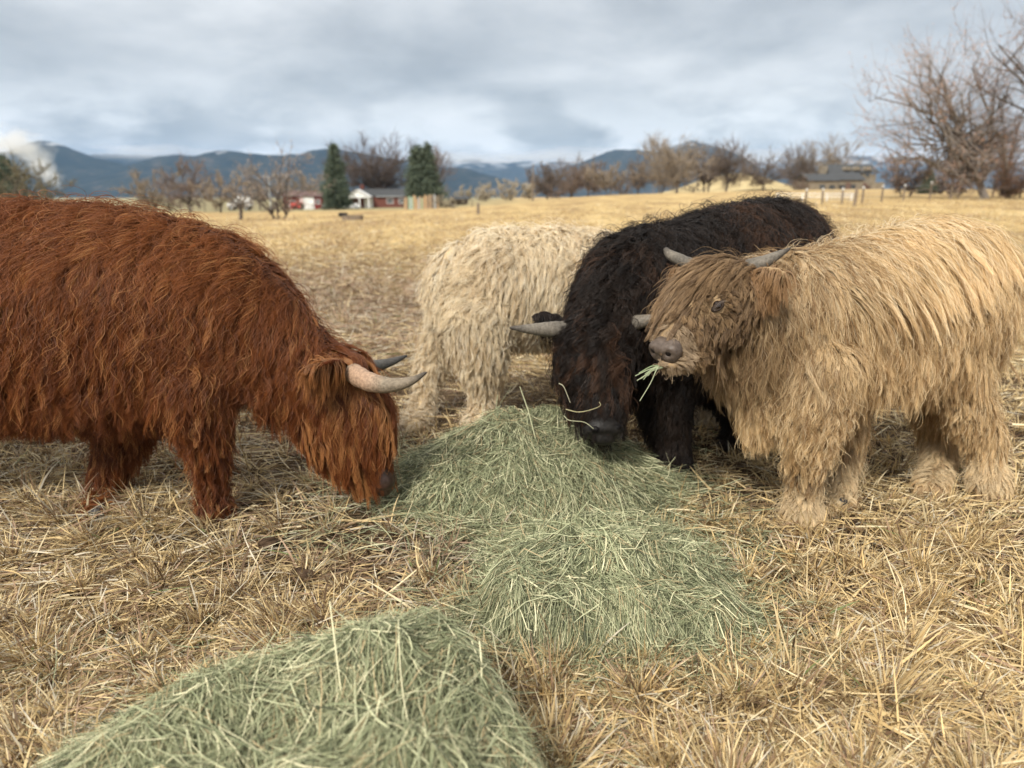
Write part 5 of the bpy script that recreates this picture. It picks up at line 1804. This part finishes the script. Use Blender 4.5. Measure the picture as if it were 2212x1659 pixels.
part("gutter", M_GALV, house, lambda bm: box(bm, (px_x(848, Yh), Yh - .42, zh + 2.2), (6.5, .1, .14)))

# tan two-storey house on the right
Yt = 172.0
xt0, xt1 = px_x(1716, Yt), px_x(1908, Yt)
zt0 = P(1800, 414, Yt).z - .3
kt = Yt * CP / F_PX
tan = thing("tan_house", "tan stucco house with dark roofs and arched dormers, beyond the right fence", "house", (px_x(1800, Yt), Yt, zt0))
XA = lambda q: px_x(q + 26, Yt)
ZA = lambda r: P(1800, r + 5, Yt).z
part("wall", M_TANWALL, tan, lambda bm: (box(bm, (XA(1750), Yt + 4, (zt0 + ZA(386)) / 2), (XA(1782) - XA(1718), 8, ZA(386) - zt0)),
                                         box(bm, (XA(1812), Yt + 6, (zt0 + ZA(384)) / 2), (XA(1846) - XA(1782.5), 8, ZA(384) - zt0)),
                                         box(bm, (XA(1852), Yt + 13, (zt0 + ZA(368)) / 2), (XA(1905) - XA(1800), 7, ZA(368) - zt0)),
                                         box(bm, (XA(1880), Yt + 9.3, (zt0 + ZA(388)) / 2), (XA(1910) - XA(1850), 6, ZA(388) - zt0))))
part("roof", M_DARKROOF, tan, lambda bm: (gable(bm, (XA(1750), Yt + 4), XA(1782) - XA(1718), 8, ZA(386), 1.5), gable(bm, (XA(1814), Yt + 6), XA(1846) - XA(1783), 8, ZA(384), 1.7),
                                          gable(bm, (XA(1852), Yt + 13), XA(1905) - XA(1800), 7, ZA(366), 2.0)))
part("chimney", M_TANWALL, tan, lambda bm: (box(bm, (XA(1783), Yt + 9.6, ZA(366)), (1.6, 1.4, ZA(346) - ZA(380))), box(bm, (XA(1783), Yt + 9.6, ZA(344)), (1.85, 1.65, .25))))
for q in (1838, 1860, 1884):
    def dormer(bm, q=q):
        box(bm, (XA(q), Yt + 11.0, ZA(367)), (1.7, 3.2, 1.5))
        bmesh.ops.create_cone(bm, cap_ends=True, segments=20, radius1=.85, radius2=.85, depth=3.2, matrix=Matrix.Translation((XA(q), Yt + 11.0, ZA(367) + .74)) @ Matrix.Rotation(math.pi / 2, 4, 'X'))
    d_ = part("dormer", M_TANWALL, tan, dormer)
    part("pane", M_GLASS, d_, lambda bm, q=q: box(bm, (XA(q), Yt + 9.38, ZA(368)), (.8, .06, 1.1)))
for q, r in ((1748, 399), (1769, 400), (1800, 399), (1822, 398)):
    window(tan, XA(q), Yt - .01 + (2 if q > 1782 else 0), ZA(r), 1.2, 1.0, M_TANWALL)
part("door", M_RUST, tan, lambda bm: box(bm, (XA(1812), Yt + 1.94, zt0 + 1.2), (1.1, .1, 2.2)))
part("porch_gable", M_RUST, tan, lambda bm: (gable_wall(bm, XA(1852), Yt + 5.6, 5.2, ZA(398), 1.7, .5), box(bm, (XA(1852), Yt + 5.8, (zt0 + ZA(398)) / 2), (5.0, .4, ZA(398) - zt0))))

# utility pole
c = ground_at(1151, 434)
pole = thing("utility_pole", "tall weathered wooden pole standing alone at the field's far edge", "pole", c)
hp = P(1151, 355, c.y).z - c.z
part("shaft", M_WOOD, pole, lambda bm: bmesh.ops.create_cone(bm, cap_ends=True, segments=10, radius1=.17, radius2=.11, depth=hp, matrix=Matrix.Translation((c.x, c.y, c.z + hp / 2))))
part("crossarm", M_WOOD, pole, lambda bm: box(bm, (c.x, c.y - .14, c.z + hp - .5), (.12, 1.6, .12), 0, .01))
c2 = on_ground(583, 120)
lp = thing("yard_light", "slim grey yard light pole behind the sparse tree, left of the barn", "lamp post", c2)
part("shaft", M_GALV, lp, lambda bm: bmesh.ops.create_cone(bm, cap_ends=True, segments=10, radius1=.10, radius2=.06, depth=5.2, matrix=Matrix.Translation((c2.x, c2.y, c2.z + 2.6))))
part("lamp_head", M_GALV, lp, lambda bm: (box(bm, (c2.x - .3, c2.y, c2.z + 5.25), (.7, .1, .08)), box(bm, (c2.x - .6, c2.y, c2.z + 5.18), (.4, .25, .16), 0, .04)))

# right hand wire fence: wooden posts and pale-topped steel posts
POSTS = [(1740, 440, 409, 0), (1775, 442, 408, 0), (1818, 441, 407, 0), (1846, 446, 404, 1), (1862, 440, 404, 0), (1904, 436, 401, 0), (1951, 433, 399, 0), (2008, 431, 393, 0), (2053, 430, 400, 1), (2069, 430, 390, 0), (2143, 428, 385, 0), (2203, 428, 386, 1)]
POST_LBL = ["first thin post of the right fence, above the black cow's rump", "second thin post of the right fence, above the black cow's rump", "thin steel post just left of the stout dark fence post", "stout dark wooden fence post nearest the black cow's rump",
            "steel post just right of the stout dark fence post", "steel post midway between the dark post and the leaning tree", "steel post below the tan house's right end", "pale-topped steel post below the small bluish evergreen",
            "short wooden post close beside a pale-topped steel post", "pale-topped steel post left of the leaning cottonwood trunk", "pale-topped post among the cottonwood trunks", "dark wooden post by the right edge"]
posts = []
proto_t = proto_w = None


def t_post(bm, h):
    box(bm, (0, 0, h / 2), (.045, .012, h)); box(bm, (0, .022, h / 2), (.012, .04, h))
    for z in np.arange(.15, h - .1, .12): box(bm, (0, -.012, z), (.03, .014, .03))


for (px, rb, rt, wood), lb in zip(POSTS, POST_LBL):
    c = ground_at(px, rb)
    h = max(.9, P(px, rt, c.y).z - c.z)
    r = thing("wooden_post" if wood else "steel_post", lb, "fence post", c, "posts of the wire fence on the right")
    if wood:
        def wp(bm, c=c, h=h):
            bmesh.ops.create_cone(bm, cap_ends=True, segments=10, radius1=.10, radius2=.085, depth=h + .2, matrix=Matrix.Translation((c.x, c.y, c.z + h / 2 - .1)) @ Matrix.Rotation(.04, 4, 'Y'))
        part("shaft", M_WOOD, r, wp)
    else:
        def tp(bm, c=c, h=h):
            t_post(bm, h); bmesh.ops.scale(bm, vec=(2.8, 2.8, 1), verts=bm.verts); bmesh.ops.translate(bm, vec=c, verts=bm.verts)
        part("shaft", M_WOOD, r, tp)
        part("cap", M_WHITE, r, lambda bm, c=c, h=h: box(bm, (c.x, c.y, c.z + h - .04), (.11, .11, .17), 0, .03))
    posts.append((c, h))
wire = Acc()
posts.sort(key=lambda q: q[0].x)
for (a, ha), (b_, hb) in zip(posts[:-1], posts[1:]):
    for f in (.35, .6, .85):
        p0 = np.array([a.x, a.y - .03, a.z + ha * f]); p1 = np.array([b_.x, b_.y - .03, b_.z + hb * f])
        V, Q, Tt = tube_np(bez(p0, (p0 + p1) / 2 + [0, 0, -.03], p1, 6), np.full(6, .006), 4); wire.add(V, Q, Tt)
tag(wire.build("fence_wire", M_GALV), "thin sagging wire strands strung between the right fence posts", "fence wire")

# white pipe rail beyond the black cow
rl = on_ground(1760, 62)
rail = thing("pipe_rail", "low white pipe rail in the grass above the black cow's rump", "rail", rl)
part("rail", M_WHITE, rail, lambda bm: [box(bm, (rl.x, rl.y, rl.z + z), (6.4, .07, .07), 0, .02) for z in (.35, .6)])
for i in range(4):
    part("post", M_WHITE, rail, lambda bm, i=i: box(bm, (rl.x - 3 + 2 * i, rl.y, rl.z + .33), (.08, .065, .66)))

# coloured plank fence by the twin spruce
c0, c1 = on_ground(872, 112), on_ground(948, 108)
pf = thing("plank_fence", "ragged fence of upright tan, green and grey planks by the twin-topped spruce", "fence", (c0 + c1) / 2)
rngp = np.random.default_rng(3)
part("rail", M_WOOD, pf, lambda bm: [box(bm, ((c0.x + c1.x) / 2, (c0.y + c1.y) / 2 + .12, c0.z + z), (c1.x - c0.x + .3, .06, .1), math.atan2(c1.y - c0.y, c1.x - c0.x)) for z in (.5, 1.3)])
NPL = 22
for i in range(NPL):
    f = (i + .5) / NPL
    p = c0.lerp(c1, f); hh = rngp.uniform(1.5, 2.1)
    m = [M_TANWOOD, M_TANWOOD, M_WOOD, M_GREENWOOD, M_WOOD, M_TANWOOD, M_GALV][rngp.integers(0, 7)]
    part("plank", m, pf, lambda bm, p=p, hh=hh: box(bm, (p.x, p.y + rngp.uniform(-.03, .03), zf(p.x, p.y) + hh / 2 - .05), (.20, .04, hh), 0, .01))

# dark low shed roof and posts between the spruce and pale bushes
cs = on_ground(990, 150)
sh = thing("low_shed", "low dark-roofed open shed to the right of the twin-topped spruce", "shed", cs)
part("roof", M_DARKROOF, sh, lambda bm: gable(bm, (cs.x, cs.y + 1), 3.6, 2.4, cs.z + 1.1, .5))
part("wall", M_WOOD, sh, lambda bm: box(bm, (cs.x, cs.y + 1.6, cs.z + .5), (3.5, .2, 1.2)))
for s in (-1.6, 1.6):
    part("post", M_WOOD, sh, lambda bm, s=s: box(bm, (cs.x + s, cs.y, cs.z + .5), (.14, .14, 1.2)))
cm_ = on_ground(1000, 105)
brush = np.random.default_rng(9)
bare_tree("bare_shrub", "low greyish brush heap between the plank fence and the lone field post", Vector((px_x(965, 105), 105, zf(px_x(965, 105), 105))), 1.7, 5.5, 99, DUST, (.5, (.30, .27, .19), (.38, .34, .25)), limbs=14, subs=7, twigs=18, trunk_h=.1, multi=5, crown_lo=.05, group="scrub under the tree row", tw=.04)

# lone posts in the field
for px, rb, rt, w_, lb in ((1033, 463, 440, .13, "short dark post standing alone in the field, in front of the brush heap"), (1020, 447, 431, .08, "thin far post a little left of the lone dark post")):
    c = ground_at(px, rb); h = P(px, rt, c.y).z - c.z
    r = thing("field_post", lb, "post", c, "lone posts in the field")
    part("shaft", M_WOOD, r, lambda bm, c=c, h=h: bmesh.ops.create_cone(bm, cap_ends=True, segments=10, radius1=w_, radius2=w_ * .85, depth=h + .2, matrix=Matrix.Translation((c.x, c.y, c.z + h / 2 - .1))))
    part("cap", M_WOOD, r, lambda bm, c=c, h=h: bmesh.ops.create_cone(bm, cap_ends=True, segments=10, radius1=w_ * .95, radius2=w_ * .5, depth=.06, matrix=Matrix.Translation((c.x, c.y, c.z + h + .03))))

# stock tank
c = ground_at(762, 476)
tank = thing("stock_tank", "low galvanised water trough lying out in the field below the farmhouse", "trough", c)


def trough(bm):
    n = 24
    rings = []
    for r, z in ((.6, 0), (.63, .30), (.65, .33), (.6, .33), (.57, .08)):
        rings.append([bm.verts.new((c.x + r * (.55 * math.cos(a * 2 * math.pi / n) + (.6 if math.cos(a * 2 * math.pi / n) > 0 else -.6)), c.y + r * .5 * math.sin(a * 2 * math.pi / n), c.z + z)) for a in range(n)])
    for i in range(4):
        for a in range(n):
            bm.faces.new([rings[i][a], rings[i][(a + 1) % n], rings[i + 1][(a + 1) % n], rings[i + 1][a]])
    bm.faces.new(rings[4]); bm.faces.new(list(reversed(rings[0])))


part("basin", M_WOOD, tank, trough)
part("float_box", M_RUBBER, tank, lambda bm: box(bm, (c.x - .62, c.y, c.z + .37), (.55, .45, .25), 0, .04))

# long verge fence in front of the farmstead
vf = [on_ground(q, 128) for q in range(180, 700, 26)]
fen = thing("verge_fence", "low grey rail fence along the verge in front of the barn and truck", "fence", vf[len(vf) // 2])
for i, p in enumerate(vf):
    part("post", M_WOOD, fen, lambda bm, p=p: box(bm, (p.x, p.y, p.z + .5), (.12, .12, 1.1)))
fr = Acc()
for a, b_ in zip(vf[:-1], vf[1:]):
    for z in (.45, .9):
        V, Q, Tt = tube_np(np.array([[a.x, a.y - .08, a.z + z], [b_.x, b_.y - .08, b_.z + z]]), [.035, .035], 6); fr.add(V, Q, Tt)
fr.build("rail", M_WOOD, fen)

# ------------------------------------------------------------------ small things near the animals
def blades(name, lines, width, cols, mat=M_HAY):
    acc = Acc()
    for k, ln in enumerate(lines):
        ln = np.array([p[:] for p in ln]); K = len(ln)
        tt = np.linspace(0, K - 1, 16); i = np.minimum(tt.astype(int), K - 2); f = (tt - i)[:, None]
        D = np.vstack([2 * ln[0] - ln[1], ln, 2 * ln[-1] - ln[-2]])
        ln = 0.5 * (2 * D[i + 1] + (D[i + 2] - D[i]) * f + (2 * D[i] - 5 * D[i + 1] + 4 * D[i + 2] - D[i + 3]) * f ** 2 + (3 * D[i + 1] - D[i] - 3 * D[i + 2] + D[i + 3]) * f ** 3); K = 16
        tg = norm(np.gradient(ln, axis=0)); sd = norm(np.cross(tg, [.2, -.9, .1]))
        V, Q = ribbons(ln[None], np.full((1, K), width) * np.linspace(1, .6, K)[None], sd[None]); acc.add(V, Q, None, cols[k % len(cols)])
        nn = np.cross(tg, sd)
        V, Q = ribbons(ln[None], np.full((1, K), width * .6) * np.linspace(1, .6, K)[None], nn[None]); acc.add(V, Q, None, cols[k % len(cols)])
    return acc.build(name, mat)


mc, mh, ml, mu = CALF_MOUTH
st = mc - mu * .043 + mh * .03
ends = [(1372, 812), (1376, 822), (1385, 818), (1393, 808), (1399, 812), (1380, 806), (1390, 820)]
lines = []
for i, (ex, ey) in enumerate(ends):
    e = P(ex, ey, mc.y - .035 + .01 * (i % 3)); s0 = st + ml * (.012 * (i - 3) * .5)
    m = (s0 + e) / 2 + Vector((.004 * (i % 2), 0, .010))
    lines.append([s0 - mh * .02, s0, m, e])
e = P(1382, 866, mc.y - .02); s0 = P(1420, 795, mc.y - .03)
lines.append([st + ml * .01, s0, (s0 + e) / 2 + Vector((.006, 0, .004)), e])
o = blades("hay_wisp", lines, .0042, [(.50, .56, .36), (.58, .62, .42), (.42, .50, .30)])
tag(o, "pale green wisp of hay hanging from the tan calf's mouth", "hay")
for pts, lb, cl in (([(1222, 884), (1250, 890), (1280, 884), (1297, 876), (1294, 868)], "looped pale stalk caught on the black cow's face", (.48, .44, .26)),
                    ([(1207, 828), (1218, 836), (1232, 870)], "short bent stalk stuck at the black cow's cheek", (.50, .48, .34)),
                    ([(1218, 898), (1230, 908), (1262, 912), (1282, 926)], "kinked stalk lying across the black cow's muzzle", (.46, .46, .30))):
    o = blades("hay_stalk", [[P(a, b_, 2.70) for a, b_ in pts]], .0035, [cl])
    tag(o, lb, "hay stalk", "stalks on the black cow's face")
for (px, py, r, lb) in ((580, 1186, .028, "dark crumbly clod in the straw below the red cow's front feet"), (652, 1256, .032, "brown dung clod between the red cow and the nearest hay")):
    c = ground_at(px, py)
    bm = bmesh.new(); bmesh.ops.create_icosphere(bm, subdivisions=4, radius=1)
    for v in bm.verts:
        n_ = fbm(np.array([v.co.x * 2 + 9 + px]), np.array([v.co.y * 2 + v.co.z * 2.3]), 5, 4)[0]
        v.co *= .7 + .6 * n_
        v.co = Vector((c.x + v.co.x * r * 1.5, c.y + v.co.y * r * 1.2, c.z + .02 + v.co.z * r * .75))
    tag(bm_obj("clod", bm, M_SOIL, None, True), lb, "clod", "clods in the straw")

# ------------------------------------------------------------------ low cloud at the mountain and the air itself
def cloud_bank(name, centre, size, density, seed, lo=.45, hi=.62, scale=4.0):
    bm = bmesh.new()
    bmesh.ops.create_icosphere(bm, subdivisions=4, radius=1)
    for v in bm.verts: v.co = Vector(centre) + Vector((v.co.x * size[0], v.co.y * size[1], v.co.z * size[2]))
    m = bpy.data.materials.new(name); m.use_nodes = True
    N, L = nodes_of(m.node_tree)
    out = N('ShaderNodeOutputMaterial')
    vol = N('ShaderNodeVolumePrincipled')
    vol.inputs['Color'].default_value = (.97, .97, .97, 1)
    vol.inputs['Anisotropy'].default_value = .2
    tc = N('ShaderNodeTexCoord')
    nz = N('ShaderNodeTexNoise', i_Scale=scale, i_Detail=4.0, i_Roughness=.55)
    mp = N('ShaderNodeMapping'); mp.inputs['Location'].default_value = (seed, seed * 2, 0)
    L(tc.outputs['Generated'], mp.inputs[0]); L(mp.outputs[0], nz.inputs['Vector'])
    # fade towards the edge of the bank
    sb = N('ShaderNodeVectorMath', operation='SUBTRACT'); sb.inputs[1].default_value = (.5, .5, .5)
    L(tc.outputs['Generated'], sb.inputs[0])
    ln = N('ShaderNodeVectorMath', operation='LENGTH'); L(sb.outputs[0], ln.inputs[0])
    ed = N('ShaderNodeMapRange', i_1=.5, i_2=.1, i_3=-.25, i_4=.14); L(ln.outputs['Value'], ed.inputs[0])
    ad = N('ShaderNodeMath', operation='ADD'); L(nz.outputs['Fac'], ad.inputs[0]); L(ed.outputs[0], ad.inputs[1])
    mr = N('ShaderNodeMapRange', i_1=lo, i_2=hi, i_3=0.0, i_4=density); L(ad.outputs[0], mr.inputs[0])
    L(mr.outputs[0], vol.inputs['Density'])
    L(vol.outputs[0], out.inputs['Volume'])
    o = bm_obj(name, bm, m)
    tag(o, kind="stuff")
    return o


for k, (px, py, Yc, sx, sy, sz, dn) in enumerate(((22, 318, 1600, 95, 60, 50, .05), (84, 362, 1500, 38, 25, 30, .06), (112, 385, 1450, 28, 20, 26, .06))):
    cloud_bank("steam", P(px, py, Yc), (sx, sy, sz), dn, 3.3 * k + .7, .36, .80, 3.6)
for k, (px, py, Yc, sx, sz) in enumerate(((1005, 340, 9000, 900, 110), (1235, 338, 9000, 900, 130), (330, 330, 7400, 800, 90), (1625, 335, 8000, 700, 120))):
    cloud_bank("mist", P(px, py, Yc), (sx, 500, sz), .0035, 5.1 * k + .3, .36, .80, 3.0)

HAZE = True
if HAZE:
    hm = bpy.data.materials.new("air"); hm.use_nodes = True
    N, L = nodes_of(hm.node_tree)
    out = N('ShaderNodeOutputMaterial'); vol = N('ShaderNodeVolumePrincipled')
    vol.inputs['Color'].default_value = (.38, .62, 1.0, 1)
    vol.inputs['Density'].default_value = 3.8e-5
    vol.inputs['Anisotropy'].default_value = 0.0
    L(vol.outputs[0], out.inputs['Volume'])
    bm = bmesh.new()
    box(bm, (0, 7000, 396), (30000, 16000, 1008 - 200))
    tag(bm_obj("haze", bm, hm), kind="stuff")
